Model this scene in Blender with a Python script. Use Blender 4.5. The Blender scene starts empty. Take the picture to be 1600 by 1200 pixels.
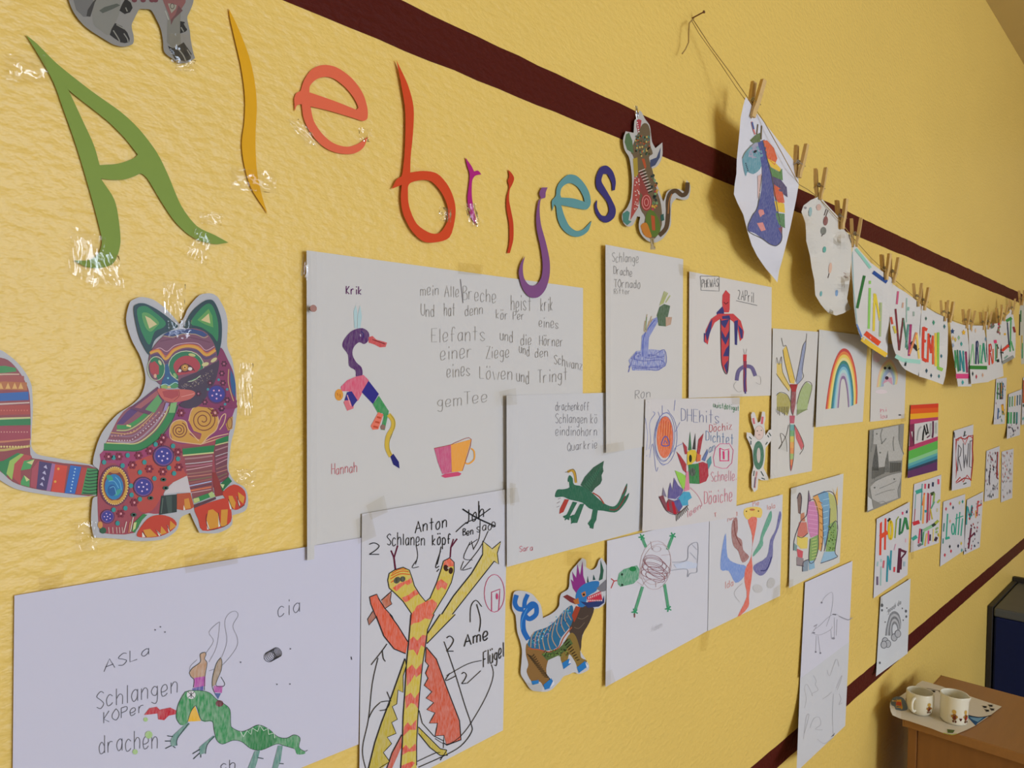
import bpy, bmesh, math, random
from mathutils import Vector, Matrix
from mathutils.geometry import tessellate_polygon
random.seed(7)
SC = bpy.context.scene
COL = SC.collection
# ---------------------------------------------------------------- camera
W, HT, F = 1600, 1200, 1150.0
D, CH = 0.62, 1.58                     # camera distance from the decorated wall, eye height
CAM = Vector((D, 0.0, CH))
yc = Vector((1891 - 800, 592 - 600, F)).normalized()      # along the wall, in camera axes
gc = Vector((-846, 50000, F)).normalized()
gc = (gc - yc * gc.dot(yc)).normalized()
zc = -gc
xc = yc.cross(zc)
def ray(px, py):
    d = Vector(((px - 800) / F, (py - 600) / F, 1.0))
    return Vector((xc.dot(d), yc.dot(d), zc.dot(d)))
cam = bpy.data.cameras.new('camera'); camo = bpy.data.objects.new('camera', cam); COL.objects.link(camo)
cam.sensor_width = 36.0; cam.lens = F / W * 36.0; cam.clip_start = 0.01
R = Matrix(((xc[0], -xc[1], -xc[2]), (yc[0], -yc[1], -yc[2]), (zc[0], -zc[1], -zc[2])))
camo.matrix_world = Matrix.Translation(CAM) @ R.to_4x4()
SC.camera = camo
# ---------------------------------------------------------------- light and exposure
SC.view_settings.view_transform = 'Standard'; SC.view_settings.look = 'None'
SC.view_settings.gamma = 1.0; SC.view_settings.use_curve_mapping = False
SC.view_settings.exposure = 0.64
wd = bpy.data.worlds.new('world'); SC.world = wd; wd.use_nodes = True
wd.node_tree.nodes['Background'].inputs[0].default_value = (0.75, 0.85, 1.0, 1)
wd.node_tree.nodes['Background'].inputs[1].default_value = 0.6
def area(name, loc, target, sx, sy, power, color):
    l = bpy.data.lights.new(name, 'AREA'); l.shape = 'RECTANGLE'; l.size = sx; l.size_y = sy
    l.energy = power; l.color = color
    o = bpy.data.objects.new(name, l); COL.objects.link(o); o.location = loc
    o.rotation_euler = (Vector(target) - Vector(loc)).to_track_quat('-Z', 'Y').to_euler()
    return o
area('ceiling_lamp_light', (1.35, 0.95, 2.98), (1.35, 0.95, 0), 0.4, 0.4, 50, (1.0, 0.78, 0.47))
area('ceiling_lamp_light', (1.9, 3.1, 2.98), (1.9, 3.1, 0), 0.5, 0.5, 12, (1.0, 0.74, 0.38))
area('window_daylight', (4.95, 0.75, 1.82), (0, 0.75, 1.5), 1.4, 1.75, 72, (0.74, 0.84, 1.0))
area('window_daylight', (4.95, 2.55, 1.82), (0, 2.55, 1.5), 1.4, 1.75, 23, (0.74, 0.84, 1.0))
# ---------------------------------------------------------------- materials
def lin(c): return c / 12.92 if c <= 0.04045 else ((c + 0.055) / 1.055) ** 2.4
def hexc(h, g=1.0):
    h = h.lstrip('#')
    if len(h) == 3: h = ''.join(c * 2 for c in h)
    return tuple(min(0.86, lin(int(h[i:i + 2], 16) / 255) * g) for i in (0, 2, 4))
def newmat(name):
    m = bpy.data.materials.new(name); m.use_nodes = True
    nt = m.node_tree; b = nt.nodes['Principled BSDF']
    return m, nt, b
def N(nt, t, **kw):
    n = nt.nodes.new(t)
    for k, v in kw.items(): setattr(n, k, v)
    return n
def simple(name, col, rough=0.5, metal=0.0, noise=0.0, scale=40, bump=0.0, stretch=None, spec=None):
    m, nt, b = newmat(name)
    b.inputs['Roughness'].default_value = rough; b.inputs['Metallic'].default_value = metal
    if spec is not None: b.inputs['Specular IOR Level'].default_value = spec
    tc = N(nt, 'ShaderNodeTexCoord'); mp = N(nt, 'ShaderNodeMapping')
    nt.links.new(tc.outputs['Object'], mp.inputs[0])
    if stretch: mp.inputs['Scale'].default_value = stretch
    nz = N(nt, 'ShaderNodeTexNoise'); nz.inputs['Scale'].default_value = scale; nz.inputs['Detail'].default_value = 4
    nt.links.new(mp.outputs[0], nz.inputs['Vector'])
    mx = N(nt, 'ShaderNodeMix', data_type='RGBA')
    mx.inputs[6].default_value = tuple(c * (1 - noise) for c in col) + (1,)
    mx.inputs[7].default_value = tuple(min(1, c * (1 + noise)) for c in col) + (1,)
    nt.links.new(nz.outputs['Fac'], mx.inputs[0]); nt.links.new(mx.outputs[2], b.inputs['Base Color'])
    if bump:
        bp = N(nt, 'ShaderNodeBump'); bp.inputs['Strength'].default_value = 1.0; bp.inputs['Distance'].default_value = bump
        nt.links.new(nz.outputs['Fac'], bp.inputs['Height']); nt.links.new(bp.outputs[0], b.inputs['Normal'])
    return m
def wallpaper(name, col, rough=0.44, spec=0.55):
    # painted embossed wallpaper: lumpy relief
    m, nt, b = newmat(name)
    b.inputs['Roughness'].default_value = rough; b.inputs['Specular IOR Level'].default_value = spec
    tc = N(nt, 'ShaderNodeTexCoord'); mp = N(nt, 'ShaderNodeMapping')
    mp.inputs['Scale'].default_value = (1, 0.8, 1.35)
    nt.links.new(tc.outputs['Object'], mp.inputs[0])
    n1 = N(nt, 'ShaderNodeTexNoise'); n1.inputs['Scale'].default_value = 120; n1.inputs['Detail'].default_value = 2.0; n1.inputs['Distortion'].default_value = 0.0
    v = N(nt, 'ShaderNodeTexVoronoi', feature='SMOOTH_F1'); v.inputs['Scale'].default_value = 95; v.inputs['Smoothness'].default_value = 0.8
    n2 = N(nt, 'ShaderNodeTexNoise'); n2.inputs['Scale'].default_value = 3; n2.inputs['Detail'].default_value = 3
    for n in (n1, v, n2): nt.links.new(mp.outputs[0], n.inputs['Vector'])
    ad = N(nt, 'ShaderNodeMath', operation='MULTIPLY_ADD'); ad.inputs[1].default_value = -0.6
    nt.links.new(v.outputs['Distance'], ad.inputs[0]); nt.links.new(n1.outputs['Fac'], ad.inputs[2])
    bp = N(nt, 'ShaderNodeBump'); bp.inputs['Strength'].default_value = 1.0; bp.inputs['Distance'].default_value = 0.0014
    nt.links.new(ad.outputs[0], bp.inputs['Height']); nt.links.new(bp.outputs[0], b.inputs['Normal'])
    mx = N(nt, 'ShaderNodeMix', data_type='RGBA')
    mx.inputs[6].default_value = tuple(c * 0.95 for c in col) + (1,); mx.inputs[7].default_value = tuple(min(1, c * 1.04) for c in col) + (1,)
    nt.links.new(n2.outputs['Fac'], mx.inputs[0]); nt.links.new(mx.outputs[2], b.inputs['Base Color'])
    return m
def inked(name, rough, bump=0.0002):
    # paper whose printed or drawn colours come with the sheet; alpha = how densely the crayon covers it
    m, nt, b = newmat(name)
    b.inputs['Roughness'].default_value = rough; b.inputs['Specular IOR Level'].default_value = 0.25
    at = N(nt, 'ShaderNodeVertexColor', layer_name='ink')
    tc = N(nt, 'ShaderNodeTexCoord'); mp = N(nt, 'ShaderNodeMapping')
    mp.inputs['Rotation'].default_value = (0.5, 0, 0); mp.inputs['Scale'].default_value = (1, 1, 0.28)
    nt.links.new(tc.outputs['Object'], mp.inputs[0])
    nz = N(nt, 'ShaderNodeTexNoise'); nz.inputs['Scale'].default_value = 520; nz.inputs['Detail'].default_value = 3
    nt.links.new(mp.outputs[0], nz.inputs['Vector'])
    mr = N(nt, 'ShaderNodeMapRange'); mr.inputs[1].default_value = 0.3; mr.inputs[2].default_value = 0.7
    nt.links.new(nz.outputs['Fac'], mr.inputs[0])
    ma = N(nt, 'ShaderNodeMath', operation='MULTIPLY_ADD'); ma.inputs[1].default_value = -1.0; ma.inputs[2].default_value = 1.0
    nt.links.new(at.outputs['Alpha'], ma.inputs[0])                       # 1-a
    mu = N(nt, 'ShaderNodeMath', operation='MULTIPLY', use_clamp=True)
    nt.links.new(ma.outputs[0], mu.inputs[0]); nt.links.new(mr.outputs[0], mu.inputs[1])
    m2 = N(nt, 'ShaderNodeMath', operation='MULTIPLY', use_clamp=True); m2.inputs[1].default_value = 1.3
    nt.links.new(mu.outputs[0], m2.inputs[0])
    mx = N(nt, 'ShaderNodeMix', data_type='RGBA'); mx.inputs[7].default_value = (0.74, 0.73, 0.74, 1)
    nt.links.new(m2.outputs[0], mx.inputs[0]); nt.links.new(at.outputs['Color'], mx.inputs[6])
    nt.links.new(mx.outputs[2], b.inputs['Base Color'])
    n2 = N(nt, 'ShaderNodeTexNoise'); n2.inputs['Scale'].default_value = 22; n2.inputs['Detail'].default_value = 3
    nt.links.new(tc.outputs['Object'], n2.inputs['Vector'])
    bp = N(nt, 'ShaderNodeBump'); bp.inputs['Strength'].default_value = 0.5; bp.inputs['Distance'].default_value = bump * 6
    nt.links.new(n2.outputs['Fac'], bp.inputs['Height']); nt.links.new(bp.outputs[0], b.inputs['Normal'])
    return m
def tape_material(name, tint, ior, rough, extra):
    m, nt, b = newmat(name)
    nt.nodes.remove(b)
    out = nt.nodes['Material Output']
    tr = N(nt, 'ShaderNodeBsdfTransparent'); tr.inputs[0].default_value = tint
    gl = N(nt, 'ShaderNodeBsdfGlossy'); gl.inputs['Roughness'].default_value = rough
    fr = N(nt, 'ShaderNodeFresnel'); fr.inputs[0].default_value = ior
    ad = N(nt, 'ShaderNodeMath', operation='ADD', use_clamp=True); ad.inputs[1].default_value = extra
    mxs = N(nt, 'ShaderNodeMixShader')
    nt.links.new(fr.outputs[0], ad.inputs[0]); nt.links.new(ad.outputs[0], mxs.inputs[0])
    nt.links.new(tr.outputs[0], mxs.inputs[1]); nt.links.new(gl.outputs[0], mxs.inputs[2])
    nt.links.new(mxs.outputs[0], out.inputs[0])
    return m
YEL = (0.825, 0.575, 0.142)
M_WALL = wallpaper('yellow_wallpaper', YEL)
M_BAND = wallpaper('maroon_band_paint', (0.082, 0.009, 0.005), 0.6, 0.12)
M_CEIL = simple('ceiling_paint', (0.62, 0.45, 0.17), 0.8, noise=0.05, scale=6)
M_PLAIN = simple('cream_wall_paint', (0.74, 0.62, 0.40), 0.7, noise=0.05, scale=5)
M_FLOOR = simple('grey_linoleum', (0.52, 0.50, 0.46), 0.5, noise=0.08, scale=30)
M_INK = inked('drawn_paper', 0.75)
M_PRINT = inked('glossy_print', 0.4)
M_CARD = inked('coloured_card', 0.6)
M_TAPE = tape_material('clear_tape', (.985, .98, .97, 1), 1.3, 0.05, 0.03)
M_TAPE2 = tape_material('matt_tape', (.93, .915, .88, 1), 1.02, 0.3, 0.0)
M_WOOD = simple('beech_wood', hexc('9a6a38'), 0.4, noise=0.13, scale=9, stretch=(9, 0.8, 9))
M_WOOD2 = simple('beech_front', hexc('8a5a2a'), 0.45, noise=0.13, scale=9, stretch=(9, 9, 0.8))
M_EDGE = simple('beech_edge', hexc('b08048'), 0.45, noise=0.1, scale=20)
M_PEG = simple('peg_wood', hexc('d2ae70'), 0.6, noise=0.15, scale=90)
M_STEEL = simple('spring_steel', (0.5, 0.48, 0.44), 0.3, 1.0)
M_STRING = simple('jute_string', hexc('a88a50'), 0.9, noise=0.2, scale=400)
M_MUG = simple('cream_glaze', (0.80, 0.76, 0.62), 0.16, noise=0.03, scale=12)
M_BLUE = simple('blue_vinyl', (0.006, 0.013, 0.075), 0.6, noise=0.1, scale=60, spec=0.2)
M_BTOP = simple('blue_vinyl_lit_top', (0.075, 0.085, 0.10), 0.5, noise=0.1, scale=60)  # blue top coloured grey for the light it reflects
M_DARK = simple('dark_trim_and_gap_shade', (0.02, 0.016, 0.014), 0.6)  # back board trim, also the shade painted between bench and wall
M_PIN = simple('brass_pin', (0.16, 0.07, 0.05), 0.35, 0.6)
M_FRAME = simple('white_window_frame', (0.8, 0.8, 0.78), 0.4)
# ---------------------------------------------------------------- helpers
def tag(o, label=None, cat=None, group=None, kind=None):
    if label: o['label'] = label
    if cat: o['category'] = cat
    if group: o['group'] = group
    if kind: o['kind'] = kind
    return o
def link(name, me, mat, parent=None):
    o = bpy.data.objects.new(name, me); COL.objects.link(o)
    if mat: me.materials.append(mat)
    if parent: o.parent = parent
    return o
def bm_obj(name, bm, mat, parent=None, smooth=False):
    me = bpy.data.meshes.new(name); bmesh.ops.recalc_face_normals(bm, faces=bm.faces); bm.to_mesh(me); bm.free()
    if smooth:
        for p in me.polygons: p.use_smooth = True
    return link(name, me, mat, parent)
def add_box(bm, x0, x1, y0, y1, z0, z1, bev=0.0):
    r = bmesh.ops.create_cube(bm, size=1.0)
    vs = r['verts']
    bmesh.ops.scale(bm, vec=(x1 - x0, y1 - y0, z1 - z0), verts=vs)
    bmesh.ops.translate(bm, vec=((x0 + x1) / 2, (y0 + y1) / 2, (z0 + z1) / 2), verts=vs)
    if bev:
        es = list({e for v in vs for e in v.link_edges})
        bmesh.ops.bevel(bm, geom=es, offset=bev, segments=2, affect='EDGES', profile=0.5)
def box(name, mat, x0, x1, y0, y1, z0, z1, bev=0.0, parent=None):
    bm = bmesh.new(); add_box(bm, x0, x1, y0, y1, z0, z1, bev); return bm_obj(name, bm, mat, parent)
def add_tube(bm, pts, r, n=8, closed=False):
    pts = [Vector(p) for p in pts]; rings = []
    for i, p in enumerate(pts):
        a = pts[max(0, i - 1)]; b = pts[min(len(pts) - 1, i + 1)]
        t = (b - a).normalized(); u = t.orthogonal().normalized()
        if rings:
            u = (pu - t * pu.dot(t)).normalized()
        pu = u; v = t.cross(u)
        rr = r[i] if isinstance(r, (list, tuple)) else r
        rings.append([bm.verts.new(p + (u * math.cos(2 * math.pi * k / n) + v * math.sin(2 * math.pi * k / n)) * rr) for k in range(n)])
    for i in range(len(rings) - 1):
        for k in range(n):
            bm.faces.new((rings[i][k], rings[i][(k + 1) % n], rings[i + 1][(k + 1) % n], rings[i + 1][k]))
    bm.faces.new(rings[0][::-1]); bm.faces.new(rings[-1])
def at_x(px, py, w):
    d = ray(px, py); return CAM + d * ((w - D) / d.x)
def at_z(px, py, z):
    d = ray(px, py); return CAM + d * ((z - CH) / d.z)
def at_y(px, py, y):
    d = ray(px, py); return CAM + d * (y / d.y)
def pts_of(s, o=(0, 0, 1)):
    if not isinstance(s, str): return [(float(a), float(b)) for a, b in s]
    out = []
    for q in s.split():
        a, b = q.split(','); out.append((o[0] + float(a) / o[2], o[1] + float(b) / o[2]))
    return out
def spline(p, closed=False, n=4):
    if len(p) < 3: return p
    out = []; m = len(p)
    for i in range(m if closed else m - 1):
        p0 = p[(i - 1) % m] if closed or i > 0 else p[0]; p1 = p[i]; p2 = p[(i + 1) % m]
        p3 = p[(i + 2) % m] if closed or i + 2 < m else p[-1]
        for k in range(n):
            t = k / n
            out.append(tuple(0.5 * (2 * p1[j] + (p2[j] - p0[j]) * t + (2 * p0[j] - 5 * p1[j] + 4 * p2[j] - p3[j]) * t * t + (3 * p1[j] - p0[j] - 3 * p2[j] + p3[j]) * t ** 3) for j in (0, 1)))
    if not closed: out.append(p[-1])
    return out
def corner_spline(p, n=4):
    """closed outline, smoothed except where it turns sharply"""
    m = len(p); T = []
    for i in range(m):
        a, b, c = p[i - 1], p[i], p[(i + 1) % m]
        ux, uy, vx, vy = b[0] - a[0], b[1] - a[1], c[0] - b[0], c[1] - b[1]
        lu, lv = math.hypot(ux, uy) or 1, math.hypot(vx, vy) or 1
        if (ux * vx + uy * vy) / (lu * lv) < 0.45: T.append(None)
        else:
            k = min(lu, lv); tx, ty = ux / lu + vx / lv, uy / lu + vy / lv; q = math.hypot(tx, ty); T.append((tx / q * k, ty / q * k))
    out = []
    for i in range(m):
        p0, p1, t0, t1 = p[i], p[(i + 1) % m], T[i], T[(i + 1) % m]
        ch = (p1[0] - p0[0], p1[1] - p0[1]); t0 = t0 or ch; t1 = t1 or ch
        for k in range(n):
            t = k / n; h0 = 2 * t ** 3 - 3 * t * t + 1; h1 = t ** 3 - 2 * t * t + t; h2 = 3 * t * t - 2 * t ** 3; h3 = t ** 3 - t * t
            out.append(tuple(h0 * p0[j] + h1 * t0[j] + h2 * p1[j] + h3 * t1[j] for j in (0, 1)))
    return out
GL = {  # single-stroke handwriting: x 0..8, y letters (d = baseline, i = x-height, l = capital height)
'a': '~6h4i1h0f2d5e6g 6i6d', 'b': '0l0d ~0g3i6g5d2d0e', 'c': '~6h3i0g1d4d6e', 'd': '6l6d ~6g3i0g1d4d6e',
'e': '~0f3f6g5i2i0g1d4d6e', 'f': '~6k4l2j2d 0h5h', 'g': '~6h3i0g2e5e6g ~6i6c4a0b', 'h': '0l0d ~0g3i6h6d',
'i': '1i1d 1k1l', 'j': '~3i3b0a 3k3l', 'k': '0l0d 5i0f5d', 'l': '1l1d', 'm': '0i0d ~0h2i4h4d ~4h6i8h8d',
'n': '0i0d ~0g3i6h6d', 'o': '~3i0g1d4d6f5i3i', 'p': '0i0a ~0h3i6g4d0e', 'r': '0i0d ~0g2i5i', 's': '~6h3i0h3f6e3d0e',
't': '3l3d 0i6i', 'u': '~0i0e3d6e6i 6i6d', 'v': '0i3d6i', 'w': '0i2d4h6d8i', 'x': '0i6d 6i0d', 'z': '0i6i0d6d',
'A': '0d4l8d 1g7g', 'B': '0l0d ~0l5l6j0h ~0h6h7e0d', 'C': '~7k4l0i0f4d7e', 'D': '0l0d ~0l6k7h6e0d', 'E': '7l0l0d7d 0h5h',
'F': '7l0l0d 0h5h', 'H': '0l0d 7l7d 0h7h', 'I': '1l1d', 'J': '~5l5f3d0e', 'K': '0l0d 6l0g6d', 'L': '0l0d6d',
'M': '0d0l4f8l8d', 'N': '0d0l7d7l', 'O': '~4l0i0f4d7f7i4l', 'P': '0d0l ~0l6l6i0h', 'Q': '~4l0i0f4d7f7i4l 4f8d', 'R': '0d0l ~0l6l6i0h 2h7d',
'S': '~7k4l0j4h7f4d0e', 'T': '0l7l 4l4d', 'U': '~0l0f4d7f7l', 'V': '0l4d8l', 'W': '0l2d4j6d8l', 'Z': '0l7l0d7d',
'ö': '~3i0g1d4d6f5i3i 1k1l 5k5l', 'ü': '~0i0e3d6e6i 6i6d 1k1l 5k5l', '2': '~0k3l6j4g0d 0d6d', '.': '1d1e', '|': '1l1a', '-': '1g6g'}
NAR = {'i': 3, 'l': 3, 'I': 3, '.': 3, 'j': 4, '|': 3, ' ': 4, 'm': 9.5, 'w': 9, 'M': 9.5, 'W': 9.5, 'A': 9, 'V': 9}
TAMP = 0.75
class Sheet:
    """A flat thing fixed to or hung before the wall: outline and marks are traced in the photo's pixels and carried to
    the wall along the sight lines; w = distance from the wall in metres."""
    def __init__(s, name, outline, label, cat, w=0.0015, colour='d2d0d4', mat=None, ctrl=None, curl=None, group=None,
                 holes=(), gain=1.12, org=(0, 0, 1), step=None, plane=None, thick=0.0004, smooth_outline=False):
        s.name, s.label, s.cat, s.w, s.mat, s.group = name, label, cat, w, mat or M_INK, group
        s.ctrl, s.curl, s.gain, s.plane = ctrl, curl, gain, plane
        s.org = org; s.step = (min(step or 9, 9) if not ctrl else min(step or 6, 6)) if (ctrl or curl) else step
        s.V = []; s.Fc = []; s.C = []; s.n = 0; s.tapes = []; s.small = False
        ol = pts_of(outline, org)
        if smooth_outline: ol = corner_spline(ol)
        s.ol = ol
        xs = [p[0] for p in ol]; s.bx = (min(xs), max(xs)); ys = [p[1] for p in ol]; s.by = (min(ys), max(ys))
        s.inc = 5e-6 * max(1.0, 1.6 * (at_x(ol[0][0], ol[0][1], 0.0) - CAM).length) if s.plane is None else 1.5e-5
        if smooth_outline: holes = [corner_spline(pts_of(h, org)) for h in holes]; org = (0, 0, 1)
        s.base(ol, [pts_of(h, org) for h in holes], hexc(colour, gain), thick)
        s.nbase = len(s.Fc)
    def lift(s, p):
        w = s.w
        if s.ctrl:
            a = b = 0.0
            for (x, y, v) in s.ctrl:
                k = 1.0 / ((p[0] - x) ** 2 + (p[1] - y) ** 2 + 30.0); a += k * v; b += k
            w += a / b
        if s.curl:
            u = (p[0] - s.bx[0]) / (s.bx[1] - s.bx[0])
            tl, tr, br, bl = s.ol[:4]
            yt = tl[1] + (tr[1] - tl[1]) * u; yb = bl[1] + (br[1] - bl[1]) * u; v = (p[1] - yt) / (yb - yt)
            for side, amt, fr in s.curl:
                t = {'l': u, 'r': 1 - u, 't': v, 'b': 1 - v, 'bl': (u + 1 - v) * .7, 'br': (2 - u - v) * .7, 'tl': (u + v) * .7, 'tr': (1 - u + v) * .7}[side]
                w += amt * max(0.0, min(1.2, 1 - t / fr)) ** 2
        return w
    def P3(s, p, dw=0.0):
        if s.plane is not None: return at_z(p[0], p[1], s.plane(p) + dw)
        return at_x(p[0], p[1], s.lift(p) + dw)
    def fill2(s, ol, holes=()):
        loops = [[Vector((x, y, 0)) for x, y in ol]] + [[Vector((x, y, 0)) for x, y in h] for h in holes]
        flat = [v for l in loops for v in l]
        tris = tessellate_polygon(loops)
        if not s.step: return [(v.x, v.y) for v in flat], [tuple(t) for t in tris]
        bm = bmesh.new(); vs = [bm.verts.new(v) for v in flat]
        for t in tris:
            try: bm.faces.new([vs[i] for i in t])
            except ValueError: pass
        for ax in (0, 1):
            lo = min(v[ax] for v in flat); hi = max(v[ax] for v in flat); q = math.floor(lo / s.step) * s.step + s.step
            while q < hi:
                co = Vector((q, 0, 0)) if ax == 0 else Vector((0, q, 0)); no = Vector((1, 0, 0)) if ax == 0 else Vector((0, 1, 0))
                bmesh.ops.bisect_plane(bm, geom=bm.verts[:] + bm.edges[:] + bm.faces[:], plane_co=co, plane_no=no, dist=1e-5); q += s.step
        bm.verts.index_update()
        r = [(v.co.x, v.co.y) for v in bm.verts], [tuple(v.index for v in f.verts) for f in bm.faces]
        bm.free(); return r
    def base(s, ol, holes, col, th):
        vs, fs = s.fill2(ol, holes); n = len(vs)
        s.V += [s.P3(p) for p in vs] + [s.P3(p, -th) for p in vs]
        cnt = {}
        for f in fs:
            a, b, c = (Vector(s.V[f[i]]) for i in (0, 1, 2))
            if s.plane is None:
                if (b - a).cross(c - a).x < 0: f = f[::-1]
            elif (b - a).cross(c - a).z < 0: f = f[::-1]
            s.Fc.append(f); s.C.append(col + (1.0,)); s.Fc.append(tuple(i + n for i in f[::-1])); s.C.append(col + (1.0,))
            for i in range(len(f)): cnt[(f[i], f[(i + 1) % len(f)])] = 1
        for (i, j) in cnt:
            if (j, i) not in cnt:
                s.Fc.append((j, i, i + n, j + n)); s.C.append(col + (1.0,))
        s.base_count = len(s.V)
    def dz(s, small=False):
        if not (small and s.small): s.n += 1
        s.small = small; return (0.0006 if s.ctrl else 0.0003 if s.curl else 0.00012) + s.inc * s.n
    def o(s, *org): s.org = org; return s
    def f(s, col, pts, a=1.0, smooth=False, holes=(), small=False):
        ol = pts_of(pts, s.org) if isinstance(pts, str) else pts
        if smooth: ol = spline(ol, True, 3)
        vs, fs = s.fill2(ol, [pts_of(h, s.org) for h in holes]); k = len(s.V); d = s.dz(small)
        s.V += [s.P3(p, d) for p in vs]; c = hexc(col, s.gain) + (a,)
        for f in fs:
            p, q, r = (s.V[k + f[i]] for i in (0, 1, 2)); nn = (q - p).cross(r - p)
            if (nn.x if s.plane is None else nn.z) < 0: f = f[::-1]
            s.Fc.append(tuple(k + i for i in f)); s.C.append(c)
        return s
    def e(s, col, cx, cy, rx, ry=None, rot=0.0, a=1.0, n=18):
        ry = rx if ry is None else ry; ca, sa = math.cos(rot), math.sin(rot)
        ox, oy, k = s.org
        return s.f(col, [(ox + (cx + rx * math.cos(t) * ca - ry * math.sin(t) * sa) / k, oy + (cy + rx * math.cos(t) * sa + ry * math.sin(t) * ca) / k)
                         for t in [2 * math.pi * i / n for i in range(n)]], a, small=n <= 10)
    def ring(s, col, w, cx, cy, rx, ry=None, rot=0.0, a=1.0, turns=1.0, grow=0.0, n=20):
        ry = rx if ry is None else ry; ca, sa = math.cos(rot), math.sin(rot); m = int(n * turns) + 1; P = []
        for i in range(m):
            t = 2 * math.pi * i / n; g = 1 - grow * i / m
            P.append((cx + g * (rx * math.cos(t) * ca - ry * math.sin(t) * sa), cy + g * (rx * math.cos(t) * sa + ry * math.sin(t) * ca)))
        ox, oy, k = s.org
        return s.l(col, w, [(ox + x / k, oy + y / k) for x, y in P], False, a)
    def l(s, col, w, pts, smooth=True, a=1.0, d=None, closed=False):
        """a drawn line; w in the current crop's units"""
        p = pts_of(pts, s.org) if isinstance(pts, str) else list(pts)
        p = [q for i, q in enumerate(p) if i == 0 or abs(q[0] - p[i - 1][0]) + abs(q[1] - p[i - 1][1]) > 1e-6]
        if len(p) < 2: return s
        if smooth and len(p) > 2: p = spline(p, closed, 4)
        if closed: p = p + [p[0]]
        if s.step:
            q = [p[0]]
            for b in p[1:]:
                a0 = q[-1]; m = max(1, int(math.hypot(b[0] - a0[0], b[1] - a0[1]) / s.step))
                q += [(a0[0] + (b[0] - a0[0]) * i / m, a0[1] + (b[1] - a0[1]) * i / m) for i in range(1, m + 1)]
            p = q
        if d is None: d = s.dz()
        hw = w / s.org[2] * 0.5; k = len(s.V); c = hexc(col, s.gain) + (a,); Q = p
        for i, x in enumerate(p):
            a0, b0 = p[max(i - 1, 0)], p[min(i + 1, len(p) - 1)]
            tx, ty = b0[0] - a0[0], b0[1] - a0[1]; m = math.hypot(tx, ty) or 1.0
            nx, ny = -ty / m * hw, tx / m * hw
            s.V += [s.P3((x[0] - nx, x[1] - ny), d), s.P3((x[0] + nx, x[1] + ny), d)]
        for i in range(len(Q) - 1):
            j = k + 2 * i; s.Fc.append((j, j + 1, j + 3, j + 2)); s.C.append(c)
        return s
    def t(s, text, x0, y0, x1, y1, h, col='8a8a88', w=2.5, h1=None, a=1.0):
        """handwriting from baseline point 0 to baseline point 1, capitals h high"""
        h1 = h if h1 is None else h1
        tot = sum(NAR.get(c, 7) + 1.6 for c in text) - 1.6; cur = 0.0; ox, oy, k = s.org; d = s.dz()
        rnd = random.Random(text)
        for c in text:
            wd = NAR.get(c, 7)
            if c in GL:
                jy = rnd.uniform(-.05, .05); js = rnd.uniform(.92, 1.08)
                for st in GL[c].split():
                    sm = st[0] == '~'; st = st.lstrip('~'); P = []
                    for i in range(0, len(st), 2):
                        f = (cur + int(st[i]) * min(1, wd / 8.0) if wd > 3 else cur + int(st[i])) / tot; hh = h + (h1 - h) * f
                        yy = (ord(st[i + 1]) - 100) / 8.0 * js + jy
                        P.append((ox + (x0 + (x1 - x0) * f) / k, oy + (y0 + (y1 - y0) * f - hh * yy) / k))
                    s.l(col, w, P, sm, a, d)
            cur += wd + 1.6
        return s
    def bands(s, outer, inner, cols, a=1.0):
        A = spline(pts_of(outer, s.org), False, 4); B = spline(pts_of(inner, s.org), False, 4); n = len(cols); m = len(A)
        B = [B[min(len(B) - 1, round(i * (len(B) - 1) / (m - 1)))] for i in range(m)]
        mix = lambda t: [(p[0] + (q[0] - p[0]) * t, p[1] + (q[1] - p[1]) * t) for p, q in zip(A, B)]
        for i, c in enumerate(cols):
            s.f(c, mix(i / n) + mix((i + 1) / n)[::-1], a)
        return s
    def scatter(s, n, cols, size, seed=1, box=None, slim=0.45):
        """small diamonds strewn over the sheet"""
        rnd = random.Random(seed); tl, tr, br, bl = s.ol[:4]
        for i in range(n):
            u, v = rnd.uniform(*(box[:2] if box else (.06, .94))), rnd.uniform(*(box[2:] if box else (.05, .95)))
            x = (tl[0] * (1 - u) + tr[0] * u) * (1 - v) + (bl[0] * (1 - u) + br[0] * u) * v
            y = (tl[1] * (1 - u) + tr[1] * u) * (1 - v) + (bl[1] * (1 - u) + br[1] * u) * v
            z = size * rnd.uniform(.7, 1.2); sk = rnd.uniform(-.5, .5) * z
            s.f(rnd.choice(cols), [(x - z * slim + sk * .3, y), (x + sk * .4, y - z), (x + z * slim - sk * .3, y + rnd.uniform(-.3, .3) * z), (x - sk * .4, y + z)])
        return s
    def tape(s, pts, seed=0, amp=0.0009, n=12):
        s.tapes.append((pts_of(pts), seed, amp, n)); return s
    def done(s):
        me = bpy.data.meshes.new(s.name)
        piv = sum((s.V[i] for i in range(s.base_count // 2)), Vector()) / (s.base_count // 2)
        me.from_pydata([tuple(v - piv) for v in s.V], [], s.Fc)
        ca = me.color_attributes.new('ink', 'FLOAT_COLOR', 'CORNER')
        buf = []
        for f, c in zip(s.Fc, s.C): buf += list(c) * len(f)
        ca.data.foreach_set('color', buf)
        if s.ctrl or s.curl:
            for i, p in enumerate(me.polygons):
                if len(s.Fc[i]) and i < s.nbase: p.use_smooth = False
        o = link(s.name, me, s.mat); o.location = piv
        tag(o, s.label, s.cat, s.group)
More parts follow.
